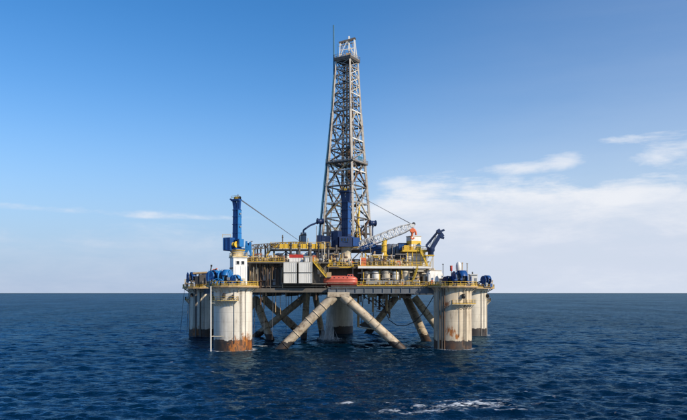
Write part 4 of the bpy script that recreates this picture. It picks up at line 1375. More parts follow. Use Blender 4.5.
def hose_bundle(label, px, d, rad, n, mk):
    c = at(px, 280, d)
    c.z = DECK + 0.15
    T = thing('hose_bundle', label, 'hoses', (c.x, c.y, DECK), 'coiled blue hose bundles on the column decks')
    for k in range(n):
        m = MB()
        ph, tilt, rr = rnd.uniform(0, 6.28), rnd.uniform(0.15, 1.3), rad * rnd.uniform(0.6, 1.0)
        off = Vector((rnd.uniform(-0.5, 0.5) * rad, rnd.uniform(-0.4, 0.4) * rad, 0))
        pts = []
        for i in range(15):
            a_ = i / 14 * math.pi * (1.1 if tilt > 0.7 else 1.9)
            pts.append(c + off + Vector((rr * math.cos(a_) * math.cos(ph), rr * math.cos(a_) * math.sin(ph), max(0.05, abs(rr * math.sin(a_)) * tilt * 0.85))))
        m.path(pts, rnd.uniform(0.14, 0.22), 6)
        m.build(T, 'hose', mk if k % 3 else 'navy')
    box(T, 'saddle', (c.x, c.y, DECK + 0.2), (rad * 1.1, rad * 0.8, 0.4), 'galvdark')


hose_bundle('bright blue hoses heaped between the winches at the front of the near left column', 219.5, 188.3, 1.8, 9, 'brightblue')
hose_bundle('bright blue hoses heaped below the white cabin on the near left column', 230.5, 188.6, 1.5, 7, 'brightblue')
hose_bundle('blue hoses heaped right of the winch on the near right column', 466.0, 191.5, 1.6, 8, 'blue')
hose_bundle('bright blue hoses heaped beside the winch at the far right end', 479.5, 254.0, 2.0, 8, 'brightblue')

# small deck gear on the column tops
dg = thing('rope_locker', 'dark clutter of rope lockers beside the winches on the far left column', 'locker', (LB[0], LB[1], DECK))
for x0, x1, y0, y1, d, mk in ((195, 199, 276, 285, 249, 'dark'), (199.5, 205, 274.5, 284.5, 248.5, 'galvdark'), (205.5, 209, 277, 284.5, 248, 'hull'), (184.5, 187.5, 279, 284.5, 249, 'cream')):
    bpx(dg, 'locker', x0, x1, y0, y1, d, 1.8, mk)
rod(dg, 'roller', at(193, 273.5, 249), at(207, 272.5, 249), 0.4, 'tan')
m_ = thing('signal_mast', 'thin dark leaning mast above the winches on the left columns', 'mast', at(207.5, 284, 248))
rod(m_, 'pole', at(208.2, 284, 248), at(211.5, 265.5, 248), 0.22, 'dark')
rod(m_, 'stay', at(204, 284, 248), at(210.6, 270, 248), 0.06, 'dark')
box(m_, 'mast_head', at(211.4, 265.7, 248), (0.6, 0.5, 0.7), 'dark')
b_ = thing('fire_monitor', 'small orange red fire monitor between the winches on the near left column', 'fire monitor', at(214.6, 285, 196.5))
rod(b_, 'stand', at(214.6, 285.5, 196.5), at(214.6, 270.5, 196.5), 0.14, 'red')
m = MB()
m.bar(at(214.0, 270.6, 196.5), at(217.0, 268.6, 195.5), 0.32, 8, True, 0.2)
m.build(b_, 'nozzle', 'orange')
box(b_, 'valve_box', at(214.4, 270.2, 196.7), (0.8, 0.7, 0.7), 'orange')

rd = thing('radar_dome', 'white satellite dome on a stand above the near right column', 'dome', at(458.8, 285, 197.5))
m = MB()
c = at(458.6, 267.5, 197.5)
m.lathe([(0.55, -1.0), (0.72, -0.7), (0.80, 0.0), (0.78, 0.6), (0.66, 1.2), (0.4, 1.6), (0.08, 1.75)], c, n=24)
m.build(rd, 'dome', 'cleanwhite')
m = MB()
m.lathe([(0.45, DECK - c.z), (0.45, -1.1), (0.9, -1.05), (0.9, -0.95)], c, n=16)
m.build(rd, 'stand', 'cream')
sb = thing('vent_head', 'small red vent head on a thin stand left of the white satellite dome', 'vent', at(451.3, 284, 197))
tube(sb, 'cylinder', at(451.3, 271, 197), at(451.3, 266.2, 197), 0.36, 'red')
tube(sb, 'cap', at(451.3, 266.2, 197), at(451.3, 265.6, 197), 0.42, 'orange')
rod(sb, 'stand', at(451.3, 286, 197), at(451.3, 271, 197), 0.14, 'galvdark')
for px, y0, y1, d, mk, lab in ((443.0, 286, 264.3, 197.5, 'dark', 'thin dark antenna pole with a small head at the left of the dome'), (462.3, 286, 263, 199, 'tan', 'tan antenna pole just right of the white dome'), (467.2, 286, 263.5, 199, 'galv', 'pale antenna pole further right of the white dome')):
    t = thing('antenna', lab, 'antenna', at(px, y0, d), 'antenna poles on the right column')
    rod(t, 'pole', at(px, y0, d), at(px, y1, d), 0.09 if mk == 'dark' else 0.14, mk)
    box(t, 'head', at(px, y1, d), (0.45, 0.3, 0.25), mk)
    box(t, 'foot', at(px, y0, d) + up * 0.1, (0.5, 0.5, 0.5), 'galvdark')
ch = thing('deck_house', 'low white deck house between the winches on the right-hand columns', 'deck house', at(474, 285.8, 200))
wl = bpx(ch, 'wall', 470.5, 477.5, 274.8, 285.6, 198.5, 2.6, 'white')
bpx(ch, 'roof', 469.8, 478.2, 274.0, 274.8, 198.2, 3.2, 'cleanwhite')
bpx(ch, 'door', 475.0, 477.0, 278, 285.4, 198.38, 0.12, 'grey')
rod(ch, 'vent', at(472.5, 274.4, 199.5), at(472.5, 271.8, 199.5), 0.2, 'dark')
ch = thing('deck_house', 'grey generator box left of the winch on the near right column', 'deck house', at(440, 286, 198))
bpx(ch, 'wall', 440.5, 445, 279, 286, 196.5, 2.4, 'grey')
bpx(ch, 'roof', 440.2, 445.3, 278.4, 279, 196.2, 3.0, 'hulllight')
for y in (280, 282, 284):
    bpx(ch, 'louvre', 441.2, 444.3, y, y + 0.8, 196.42, 0.1, 'galvdark')
ch = thing('deck_locker', 'cream locker at the far right railing beside the rightmost winch', 'locker', at(491.5, 287, 256))
bpx(ch, 'body', 489.5, 493, 281, 287, 254, 2, 'cream')
bpx(ch, 'lid', 489.2, 493.3, 280.3, 281, 253.8, 2.4, 'tan')

# ------------------------------------------------------------------ containers and boxes on the left hull
lab = {(0, 0): 'upper left of four white cargo boxes on the dark hull side', (1, 0): 'upper right of four white cargo boxes on the dark hull side',
       (0, 1): 'lower left of four white cargo boxes on the dark hull side', (1, 1): 'lower right of four white cargo boxes on the dark hull side'}
for (i, j), s_ in lab.items():
    x0, x1 = ((283.6, 296.9), (298.6, 312.2))[i]
    y0, y1 = ((262.2, 272.4), (273.0, 283.2))[j]
    d = HD - 2.5 - (3.3 if j == 0 else 3.0) + 1.3
    t = thing('cargo_box', s_, 'cargo box', at((x0 + x1) / 2, y1, d + 1.2), 'white cargo boxes on the hull side')
    bpx(t, 'body', x0, x1, y0, y1, d, 2.5, 'white')
    for px in (x0 + 0.25, x1 - 0.25):
        bpx(t, 'corner_post', px - 0.25, px + 0.25, y0 + 0.05, y1 - 0.05, d - 0.06, 0.3, 'white')
    bpx(t, 'top_rail', x0 + 0.6, x1 - 0.6, y0 + 0.05, y0 + 0.6, d - 0.05, 0.2, 'white')
    bpx(t, 'bottom_rail', x0 + 0.6, x1 - 0.6, y1 - 0.6, y1 - 0.05, d - 0.05, 0.2, 'white')
    px = x0 + 2.3
    while px < x1 - 1.5:
        bpx(t, 'wall_rib', px, px + 0.4, y0 + 0.8, y1 - 0.8, d - 0.035, 0.1, 'white')
        px += 1.9
for x0, x1, y0, y1, d, nm, mk, lab_ in ((289.2, 303.2, 254.6, 261.8, 200, 'red_container', 'red', 'red and white container standing above the white cargo boxes'),
                                       (277.6, 283.2, 256.0, 261.8, 200, 'tool_box', 'tan', 'tan tool box left of the red and white container'),
                                       (304.6, 309.4, 257.4, 261.8, 199, 'tool_box', 'cleanwhite', 'small white box right of the red and white container'),
                                       (312.0, 317.5, 255.6, 261.8, 203, 'tool_box', 'orange', 'orange box on deck right of the red and white container')):
    t = thing(nm, lab_, 'container' if nm == 'red_container' else 'box', at((x0 + x1) / 2, y1, d + 1))
    yb = y0 + (y1 - y0) * (0.42 if mk == 'red' else 0.16)
    bpx(t, 'body', x0 + 0.2, x1 - 0.2, yb, y1, d, 2.4, 'cleanwhite' if mk == 'red' else mk)
    bpx(t, 'top' if mk == 'red' else 'lid', x0, x1, y0, yb, d - 0.1, 2.6, mk)
    n = 5 if mk == 'red' else 2
    for k in range(n):
        px = x0 + (x1 - x0) * (k + 0.5) / n
        bpx(t, 'wall_rib', px - 0.2, px + 0.2, yb + 0.3, y1 - 0.3, d - 0.07, 0.08, 'cleanwhite' if mk == 'red' else mk)

# ------------------------------------------------------------------ yellow gangway over the pipe rack
gw = thing('gangway', 'long yellow railed gangway raised on dark posts left of the derrick', 'gangway', at(305, 262, 206.6))
GD = 206.6
bpx(gw, 'deck_beam', 270.5, 330, 249.0, 250.6, GD, 3.0, 'dark')
px = 271.0
while px < 324:
    w_ = 8.6
    pn = bpx(gw, 'side_panel', px, px + w_, 243.8, 248.6, GD + 0.15, 0.12, 'yellow')
    for s_ in (0.0, 0.5, 1.0):
        bpx(pn, 'panel_rib', px + w_ * s_ - 0.25, px + w_ * s_ + 0.25, 242.6, 249.0, GD + 0.02, 0.12, 'yellow')
    px += w_ + 0.55
railing(gw, [at(270.5, 249, GD + 0.3), at(330, 249, GD + 0.3)], h=2.1, r=0.06, toe=0)
railing(gw, [at(270.5, 249, GD + 2.8), at(330, 249, GD + 2.8)], h=2.1, r=0.06, toe=0)
for px in (274, 286, 297, 310, 321, 329):
    bar(gw, 'post', at(px, 262, GD + 1.5), at(px, 250, GD + 1.5), 0.5, 'dark')
for a, b in ((274, 286), (297, 286), (310, 321), (329, 321)):
    bar(gw, 'post_brace', at(a, 261.5, GD + 1.5), at(b, 251, GD + 1.5), 0.22, 'galvdark')
stairs(gw, at(262.5, 261.5, GD - 1), at(271, 249, GD + 0.5), 1.4, side=(0, 1, 0))
t = thing('deck_stair', 'yellow stair leading down from the cargo boxes to the lifeboat', 'stair', at(325.5, 276, 198))
stairs(t, at(326.5, 277.5, 197.6), at(314, 262.5, 197.6), 1.5, side=(0, -1, 0))
bar(t, 'hanger_beam', at(316, 264, 198.5), at(323, 277, 198.5), 0.5, 'galvdark')
bpx(t, 'landing', 324.5, 331, 277, 277.8, 196.4, 2.6, 'mesh_deck')

# tall posts, risers and pipes standing on the left deck
posts = [(255.0, 262, 246.5, 204, 0.22, 'dark', 'leftmost'), (257.4, 262, 245.3, 205, 0.34, 'dark', ''), (260.7, 262, 247.5, 203, 0.30, 'galvdark', ''), (265.4, 262, 245.2, 206, 0.38, 'dark', ''), (267.6, 262, 243.2, 207, 0.26, 'galvdark', ''),
         (282.6, 250, 234.8, 208, 0.28, 'galvdark', ''), (290.6, 262, 242.6, 203.5, 0.5, 'dark', ''), (299.3, 262, 243.4, 203.5, 0.5, 'galvdark', ''), (309.8, 262, 243.0, 203, 0.75, 'hull', ''), (308.0, 250, 238.2, 208, 0.18, 'cream', ''),
         (318.6, 262, 244.0, 203.5, 0.45, 'dark', ''), (324.4, 262, 241.5, 203.5, 0.25, 'cream', ''), (328.2, 262, 243.5, 203.5, 0.55, 'dark', ''), (316.5, 262, 226.0, 216, 0.14, 'galv', ''), (336.3, 262, 245.0, 205, 0.4, 'galvdark', '')]
pl_lab = ['thin dark post furthest left behind the blue crane', 'dark riser post second from the blue crane', 'grey brown post third from the blue crane', 'dark riser post at the foot of the gangway stair, left one', 'tall grey post at the foot of the gangway stair, right one',
          'grey mast rising above the left end of the yellow gangway', 'dark riser post in front of the gangway left of the grey stack', 'grey riser post in front of the gangway below the goose-neck pipe', 'thickest dark riser post in front of the yellow gangway', 'thin cream pole above the gangway right of the grey stack',
          'dark riser post in front of the gangway below the left reel', 'thin cream pole in front of the gangway below the wind wall', 'dark riser post in front of the gangway next to the crane cabin', 'tall thin pale pole left of the derrick foot', 'grey riser post at the right end of the yellow gangway']
for (px, y0, y1, d, r_, mk, _), lb in zip(posts, pl_lab):
    t = thing('riser_post', lb, 'post', at(px, y0, d), 'posts standing on the left deck')
    r_ *= 0.72
    tube(t, 'pipe', at(px, y0, d), at(px, y1, d), r_, mk)
    tube(t, 'coupling', at(px, y1, d) - up * 1.0, at(px, y1, d) - up * 0.6, r_ * 1.3, mk)
    tube(t, 'base_flange', at(px, y0, d), at(px, y0, d) + up * 0.25, r_ * 1.8, 'galvdark')
eq = thing('pipe_rack', 'crowded rack of pipes, valves and boxes along the left deck edge', 'pipe rack', at(268, 261.9, 202))
for k in range(30):
    px = rnd.uniform(249, 283)
    d = rnd.uniform(197.2, 206)
    y0 = 261.6
    hgt = rnd.uniform(2, 6.5)
    if k % 3 == 0:
        bpx(eq, 'valve_box', px, px + rnd.uniform(1.5, 4.5), y0 - hgt * 0.8, y0, d, 1.5, rnd.choice(['yellow', 'tan', 'hulllight', 'galvdark', 'brown', 'red', 'grey']))
    elif k % 3 == 1:
        rod(eq, 'pipe', at(px - 4, y0 - hgt * 0.5, d), at(px + 5, y0 - hgt * 0.5, d), rnd.uniform(0.1, 0.22), rnd.choice(['brown', 'tan', 'galvdark', 'yellow']))
    else:
        rod(eq, 'standpipe', at(px, y0, d), at(px, y0 - hgt * 1.3, d), rnd.uniform(0.1, 0.2), rnd.choice(['brown', 'yellow', 'galvdark', 'cream']))
eq2 = thing('mud_tank_row', 'row of grey and white tanks in the shade under the yellow gangway', 'tanks', at(305, 262, 216))
for px, r_, mk in ((279, 1.3, 'grey'), (288, 1.2, 'cleanwhite'), (294.5, 1.2, 'grey'), (304, 1.3, 'cleanwhite'), (314, 1.2, 'grey'), (323, 1.1, 'cream'), (333, 1.2, 'hulllight')):
    c = at(px, 262, 217)
    m = MB()
    m.lathe([(r_, 0), (r_, 2.4), (r_ * 0.8, 2.8), (0.2, 3.0)], c, n=20)
    m.build(eq2, 'tank', mk)

# ------------------------------------------------------------------ lifeboat
LBT = thing('lifeboat', 'faded red enclosed lifeboat hanging at the middle of the platform front', 'lifeboat', at(341, 287.3, 198.5))
Lc = at(340.6, 281.2, 199)
LL, LW = 34.0 * 199 / F / 2, 1.6
k = 199 / F


def boat_shell(name, mk, prof, par, x0=-1.0, x1=1.0, n=28):
    """prof(t) -> list of (y, z) half-section points for -1 <= t <= 1"""
    rows = []
    for i in range(n + 1):
        t_ = x0 + (x1 - x0) * i / n
        half = prof(t_)
        ring = [(Lc.x + t_ * LL, Lc.y - y, Lc.z + z) for y, z in half] + [(Lc.x + t_ * LL, Lc.y + y, Lc.z + z) for y, z in reversed(half)]
        rows.append(ring)
    m = MB()
    w_ = len(rows[0])
    vs = [v for r_ in rows for v in r_]
    fs = []
    for i in range(n):
        for j in range(w_):
            fs.append((i * w_ + j, i * w_ + (j + 1) % w_, (i + 1) * w_ + (j + 1) % w_, (i + 1) * w_ + j))
    fs += [tuple(range(w_ - 1, -1, -1)), tuple(n * w_ + j for j in range(w_))]
    m.add(vs, fs, True)
    return m.build(par, name, mk)


def ends(t_, p=2.6):
    return max(0.02, (1 - abs(t_) ** p)) ** 0.5


hull_b = boat_shell('hull', 'salmondark', lambda t_: [(LW * ends(t_), 0.0), (LW * 0.98 * ends(t_), -0.55), (LW * 0.72 * ends(t_), -1.25 * (0.45 + 0.55 * ends(t_))), (0.12, -1.75 * (0.4 + 0.6 * ends(t_)))], LBT)
boat_shell('canopy', 'salmon', lambda t_: [(LW * 0.97 * ends(t_), 0.16), (LW * 0.95 * ends(t_), 0.6 + 0.2 * ends(t_)), (LW * 0.75 * ends(t_), 0.45 + 0.95 * ends(t_, 4)), (0.1, 0.45 + 1.2 * ends(t_, 4))], LBT, -0.985, 0.985)
boat_shell('rubbing_strake', 'salmon', lambda t_: [((LW + 0.09) * ends(t_), -0.42), ((LW + 0.12) * ends(t_), -0.3), ((LW + 0.12) * ends(t_), 0.1), ((LW + 0.05) * ends(t_), 0.17)], LBT)
cx = Lc.x + LL * 0.58
m = MB()
m.add([(cx - 1.1, Lc.y - 0.9, Lc.z + 1.3), (cx + 1.0, Lc.y - 0.9, Lc.z + 1.2), (cx + 1.0, Lc.y + 0.9, Lc.z + 1.2), (cx - 1.1, Lc.y + 0.9, Lc.z + 1.3),
       (cx - 0.8, Lc.y - 0.75, Lc.z + 2.05), (cx + 0.75, Lc.y - 0.75, Lc.z + 2.05), (cx + 0.75, Lc.y + 0.75, Lc.z + 2.05), (cx - 0.8, Lc.y + 0.75, Lc.z + 2.05)],
      [(3, 2, 1, 0), (4, 5, 6, 7), (0, 1, 5, 4), (1, 2, 6, 5), (2, 3, 7, 6), (3, 0, 4, 7)])
ck = m.build(LBT, 'conning_hatch', 'salmon')
for s_ in (-0.45, 0.35):
    box(ck, 'window', (cx + s_, Lc.y - 0.86, Lc.z + 1.72), (0.45, 0.1, 0.3), 'glass', 0, rx=R(-11))
for t_ in (-0.62, -0.36, -0.1, 0.16, 0.4):
    box(LBT, 'porthole', (Lc.x + t_ * LL, Lc.y - LW * 0.84, Lc.z + 1.0), (0.42, 0.14, 0.26), 'glass', 0, rx=R(-20))
rod(LBT, 'grab_line', (Lc.x - LL * 0.75, Lc.y - LW - 0.02, Lc.z - 0.62), (Lc.x + LL * 0.75, Lc.y - LW - 0.02, Lc.z - 0.62), 0.04, 'cream')
for s_ in (-0.72, 0.72):
    rod(LBT, 'lifting_eye', (Lc.x + LL * s_, Lc.y, Lc.z + 1.2), (Lc.x + LL * s_, Lc.y, Lc.z + 1.9), 0.12, 'galvdark')
box(LBT, 'keel_skid', (Lc.x, Lc.y, Lc.z - 1.78), (LL * 1.3, 0.22, 0.2), 'salmondark', 0)
m = MB()
m.lathe([(0.05, 0), (0.4, 0.03), (0.4, 0.08), (0.05, 0.1)], (Lc.x - LL - 0.1, Lc.y, Lc.z - 1.3), n=12, rot=Matrix.Rotation(R(-90), 3, 'Y'))
m.build(LBT, 'propeller', 'tan')
dv = thing('lifeboat_davit', 'yellow davit frame holding the faded red lifeboat', 'davit', at(341, 268, 202))
for s_ in (-0.72, 0.72):
    x = Lc.x + LL * s_
    m = MB()
    m.path([(x, Lc.y + 3.2, zat(267, 202)), (x, Lc.y + 2.6, Lc.z + 4.2), (x, Lc.y + 1.0, Lc.z + 4.9), (x, Lc.y - 0.2, Lc.z + 4.5)], 0.22, 8)
    m.build(dv, 'davit_arm', 'yellow')
    rod(dv, 'fall_wire', (x, Lc.y, Lc.z + 1.9), (x, Lc.y, Lc.z + 4.5), 0.06, 'wire')
    box(dv, 'fall_block', (x, Lc.y, Lc.z + 2.1), (0.35, 0.3, 0.55), 'dark', 0)
rod(dv, 'tie_bar', (Lc.x - LL * 0.72, Lc.y + 2.6, Lc.z + 4.2), (Lc.x + LL * 0.72, Lc.y + 2.6, Lc.z + 4.2), 0.14, 'yellow')
bpx(dv, 'winch_box', 326.8, 331.4, 272.2, 277.0, 197.6, 1.3, 'tan')

# ------------------------------------------------------------------ right-hand upper deck
for x0, x1, y0, y1, d, lab_ in ((360.2, 366.2, 257.6, 266.2, 201.5, 'orange and white gear box beside the dark pillar above the lifeboat'), (396.4, 400.4, 260.8, 266.2, 201.5, 'small orange gear box on the white mezzanine deck')):
    t = thing('gear_box', lab_, 'box', at((x0 + x1) / 2, y1, d), 'orange gear boxes on the white deck')
    h3 = (y1 - y0) / 3
    for j in range(3):
        bpx(t, 'drawer', x0, x1, y0 + j * h3 + 0.12, y0 + (j + 1) * h3 - 0.12, d, 1.8, 'orange' if j != 1 else 'salmon')
    bpx(t, 'frame', x0 - 0.3, x1 + 0.3, y0 - 0.4, y0 + 0.05, d - 0.05, 2.0, 'cream')
    bpx(t, 'handle', x0 + 1.2, x1 - 1.2, (y0 + y1) / 2 - 0.2, (y0 + y1) / 2 + 0.2, d - 0.12, 0.14, 'cleanwhite')
t = thing('exhaust_duct', 'tall yellow duct standing under the white crane boom', 'duct', at(384, 262, 207))
m = MB()
m.bar(at(384, 263, 207), at(384.2, 243, 207), 0.85, 12, True, 0.8)
m.bar(at(384.2, 243, 207), at(385.6, 238.5, 207), 0.8, 12, True, 0.65)
m.build(t, 'duct', 'yellow')
for y in (246, 252, 258):
    tube(t, 'duct_collar', at(384, y, 207), at(384, y - 0.8, 207), 0.95, 'yellow')
for px, y in ((379, 262), (389, 262)):
    rod(t, 'strut', at(px, 262, 207.5), at(384, 250, 207), 0.12, 'galv')
t = thing('air_handling_unit', 'bright blue and navy machinery housing behind the crane boom', 'machinery', at(377, 262, 214))
bpx(t, 'housing', 372.6, 382.5, 247, 256.5, 213, 4, 'blue')
bpx(t, 'housing_cap', 373.8, 381.5, 244.8, 247, 213.4, 3, 'navy')
bpx(t, 'plinth', 372, 390, 256.5, 263, 213.4, 4, 'hull')
for y in (249, 251, 253):
    bpx(t, 'louvre', 374, 381, y, y + 0.9, 212.9, 0.15, 'navy')
t = thing('storage_tank', 'round-topped dark grey tank left of the yellow and white block', 'tank', at(395, 262, 217))
m = MB()
c0, c1_ = at(386.5, 252.5, 218), at(404, 252.5, 216)
ax = (c1_ - c0).to_track_quat('Z', 'Y').to_matrix()
L_ = (c1_ - c0).length
m.lathe([(0.3, -0.4), (2.0, -0.1), (2.75, 0.4), (2.75, L_ - 0.4), (2.0, L_ + 0.1), (0.3, L_ + 0.4)], c0, n=28, rot=ax)
tk = m.build(t, 'shell', 'grey')
for f in (0.15, 0.4, 0.65, 0.88):
    e = c0.lerp(c1_, f)
    dd = (c1_ - c0).normalized()
    tube(tk, 'hoop', e - dd * 0.12, e + dd * 0.12, 2.82, 'galvdark')
for f in (0.2, 0.8):
    e = c0.lerp(c1_, f)
    box(t, 'saddle', (e.x, e.y, e.z - 2.6), (0.6, 4.2, 2.0), 'hulllight')
t = thing('blue_cabinet', 'blue cabinet at the foot of the yellow and white block', 'cabinet', at(402, 262, 211))
bpx(t, 'body', 399.0, 406.5, 243.5, 250, 210, 2.5, 'blue')
bpx(t, 'roof', 398.6, 406.9, 242.8, 243.5, 209.8, 2.9, 'navy')
bpx(t, 'stand', 400, 406, 250, 262, 210.5, 2, 'hull')

# white tank house with the striped block on its roof
th = thing('tank_house', 'white tank house with yellow posts carrying the striped block', 'tank house', at(416, 267, 209))
core = bpx(th, 'core', 409, 423, 252, 267, 210.5, 6, 'hulllight')
for px in (410.3, 414.4, 418.5, 422.3):
    m = MB()
    m.lathe([(1.02, zat(266.5, 208)), (1.12, zat(266, 208)), (1.12, zat(254, 208)), (0.85, zat(252.8, 208)), (0.2, zat(252.4, 208))], (xat(px, 208), 208.6, 0), n=20)
    v = m.build(th, 'tank', 'cleanwhite')
    for y in (256, 261):
        m = MB()
        m.lathe([(1.16, zat(y, 208)), (1.16, zat(y - 0.6, 208))], (xat(px, 208), 208.6, 0), n=20)
        m.build(v, 'hoop', 'galv')
for px in (407.5, 412.4, 416.5, 420.6, 425):
    bar(th, 'post', at(px, 267, 206.6), at(px, 251.5, 206.6), 0.24, 'yellow')
rf = bpx(th, 'roof_deck', 402.5, 428, 250.2, 251.6, 206.2, 8, 'yellow')
railing(rf, [at(402.5, 250.2, 206.4), at(428, 250.2, 206.4)], h=1.1, r=0.07)
railing(th, [at(407, 266.4, 205), at(426, 266.4, 205)], h=1.2, r=0.07)
stairs(th, at(427.5, 267, 205.6), at(420.5, 251.8, 205.6), 1.2, side=(0, -1, 0))
sb = thing('striped_block', 'square block banded in yellow and white under the orange hook', 'winch house', at(414, 250, 208.5))
rz = R(26)
c = at(413.7, 243, 210.5)
bands = ((236.2, 240.6, 'cleanwhite'), (240.6, 244.4, 'yellow'), (244.4, 246.8, 'cleanwhite'), (246.8, 250.2, 'yellow'))
for y0, y1, mk in bands:
    z0, z1 = zat(y1, 208.5), zat(y0, 208.5)
    e = 0.0 if mk == 'yellow' else 0.004
    box(sb, 'band', (c.x, c.y, (z0 + z1) / 2), (3.5 + e, 3.1 + e, z1 - z0), mk, rz)
box(sb, 'top_rim', (c.x, c.y, zat(236.0, 208.5)), (3.7, 3.3, 0.18), 'cream', rz)
rot = Matrix.Rotation(rz, 3, 'Z')
q = c + rot @ Vector((-0.6, -1.6, 0))
box(sb, 'door', (q.x, q.y, zat(246.8, 208.5)), (0.9, 0.12, 1.9), 'cream', rz)
bpx(sb, 'side_panel', 404.0, 409.5, 245.2, 250, 208, 1.6, 'yellow')

# navy folding jib
kj = thing('folding_jib', 'dark navy folding jib raised at the right edge of the deck', 'jib crane', at(431, 254, 205))
m = MB()
m.lathe([(0.9, zat(256, 205)), (0.9, zat(252, 205)), (1.2, zat(251, 205)), (1.2, zat(247.5, 205))], (xat(430.8, 205), 205, 0), n=20)
m.build(kj, 'slew_post', 'navy')
bar(kj, 'lower_arm', at(431.3, 250, 205), at(440.3, 234.5, 205), 0.85, 'navy', 1.1)
bar(kj, 'upper_arm', at(426.2, 245.8, 205), at(439.0, 230.4, 205), 0.5, 'navy', 0.7)
bar(kj, 'ram', at(430, 247.8, 205), at(436.2, 236.2, 205), 0.32, 'grey')
hd = bar(kj, 'head', at(437.5, 229.6, 205), at(442.8, 237.0, 205), 1.0, 'navy', 1.2)
bar(kj, 'tip_arm', at(438.5, 236.8, 205), at(444.2, 238.0, 205), 0.55, 'navy', 0.7)
bar(kj, 'tip_arm', at(441.5, 231.0, 205), at(444.4, 229.8, 205), 0.5, 'navy', 0.6)
bar(kj, 'link', at(426.0, 245.8, 205), at(430.0, 249.5, 205), 0.55, 'navy')
m = MB()
m.path([at(429, 247, 204.5), at(432, 240, 204.4), at(437, 233.4, 204.4), at(441, 233, 204.4)], 0.09, 6)
m.build(kj, 'hydraulic_hose', 'rope')
bpx(kj, 'base_platform', 425.5, 434.5, 254.8, 255.8, 203.8, 3.5, 'yellow')
for x0, x1 in ((428.5, 424.2), (433.5, 427.5)):
    bar(kj, 'support_strut', at(x0, 255.8, 204.5), at(x1, 270, 204.5), 0.28, 'cream')
for px in (426, 433):
    bar(kj, 'support_leg', at(px, 255.8, 206.5), at(px, 280, 206.5), 0.3, 'cream')

# white module with a sloping side
wm = thing('slant_roofed_module', 'white module with a side darkened as shade left of the near right column', 'module', at(430, 286, 203))
wz = R(34)
wr = Matrix.Rotation(wz, 3, 'Z')
wc = at(431.5, 286, 203.5)


def WP(u, v, z):
    q = wr @ Vector((u, v, 0))
    return Vector((wc.x + q.x, wc.y + q.y, z))


z0, z1 = 17.95, zat(270.8, 202)
hl, hw = 3.0, 2.1
m = MB()
pf_ = [(-hl, z0), (hl, z0), (hl, z1 - 1.5), (hl - 0.9, z1), (-hl + 0.7, z1), (-hl, z1 - 0.8)]
n = len(pf_)
vs = [WP(u, -hw, z) for u, z in pf_] + [WP(u, hw, z) for u, z in pf_]
m.add(vs, [tuple(range(n)), tuple(range(2 * n - 1, n - 1, -1))] + [(i, n + i, n + (i + 1) % n, (i + 1) % n) for i in range(n)])
m.build(wm, 'wall', 'cleanwhite')
for u in (-2.2, -0.8, 0.6, 2.0):
    box(wm, 'wall_rib', WP(u, -hw - 0.05, (z0 + z1) / 2 - 0.4), (0.12, 0.1, z1 - z0 - 1.4), 'white', wz)
box(wm, 'shaded_side_sheet', WP(-hl - 0.05, 0, z0 + 1.9), (0.1, 3.2, 2.9), 'galvdark', wz)  # dark sheet on the left wall imitates the shade there by colour
box(wm, 'roof_edge', WP(0, 0, z1 + 0.08), (2 * hl - 1.4, 2 * hw + 0.3, 0.16), 'cream', wz)
for u in (-1.2, 1.0):
    rod(wm, 'roof_vent', WP(u, 0, z1), WP(u, 0, z1 + 0.8), 0.28, 'cream')

# yellow-brown machinery and pipes on the upper right deck
ur = thing('manifold', 'tangle of cream pipes, yellow valves and dark machinery under the crane boom', 'manifold', at(385, 266, 204))
for k in range(84):
    px = rnd.uniform(360, 408)
    d = rnd.uniform(202.5, 209)
    mk = rnd.choice(['cream', 'yellow', 'galv', 'tan', 'galvdark', 'brown', 'cleanwhite', 'hulllight'])
    y0 = 266
    if k % 3 == 0:
        hgt = rnd.uniform(2, 8)
        bpx(ur, 'machine_box', px, px + rnd.uniform(1.5, 5), y0 - hgt, y0, d, 1.5, mk)
    elif k % 3 == 1:
        rod(ur, 'pipe', at(px, y0, d), at(px, y0 - rnd.uniform(4, 15), d), rnd.uniform(0.09, 0.22), mk)
    else:
        y = y0 - rnd.uniform(2, 12)
        rod(ur, 'pipe', at(px - 5, y, d), at(px + 6, y, d), rnd.uniform(0.09, 0.18), mk)
lw = thing('winch_pillar', 'pale round pillar under the dark blue crane in front of the derrick', 'pillar', at(346.5, 262, 214.5))
m = MB()
c = at(346.5, 262, 215.5)
m.lathe([(1.9, -4), (1.9, -0.2), (1.5, 0), (1.5, 3.8), (1.9, 4.0), (1.9, 4.3)], c, n=24)
m.build(lw, 'pillar', 'cream')
for a in range(0, 360, 60):
    bar(lw, 'gusset', c + Vector((2.2 * math.cos(R(a)), 2.2 * math.sin(R(a)), -0.2)), c + Vector((1.5 * math.cos(R(a)), 1.5 * math.sin(R(a)), 1.6)), 0.15, 'cream')
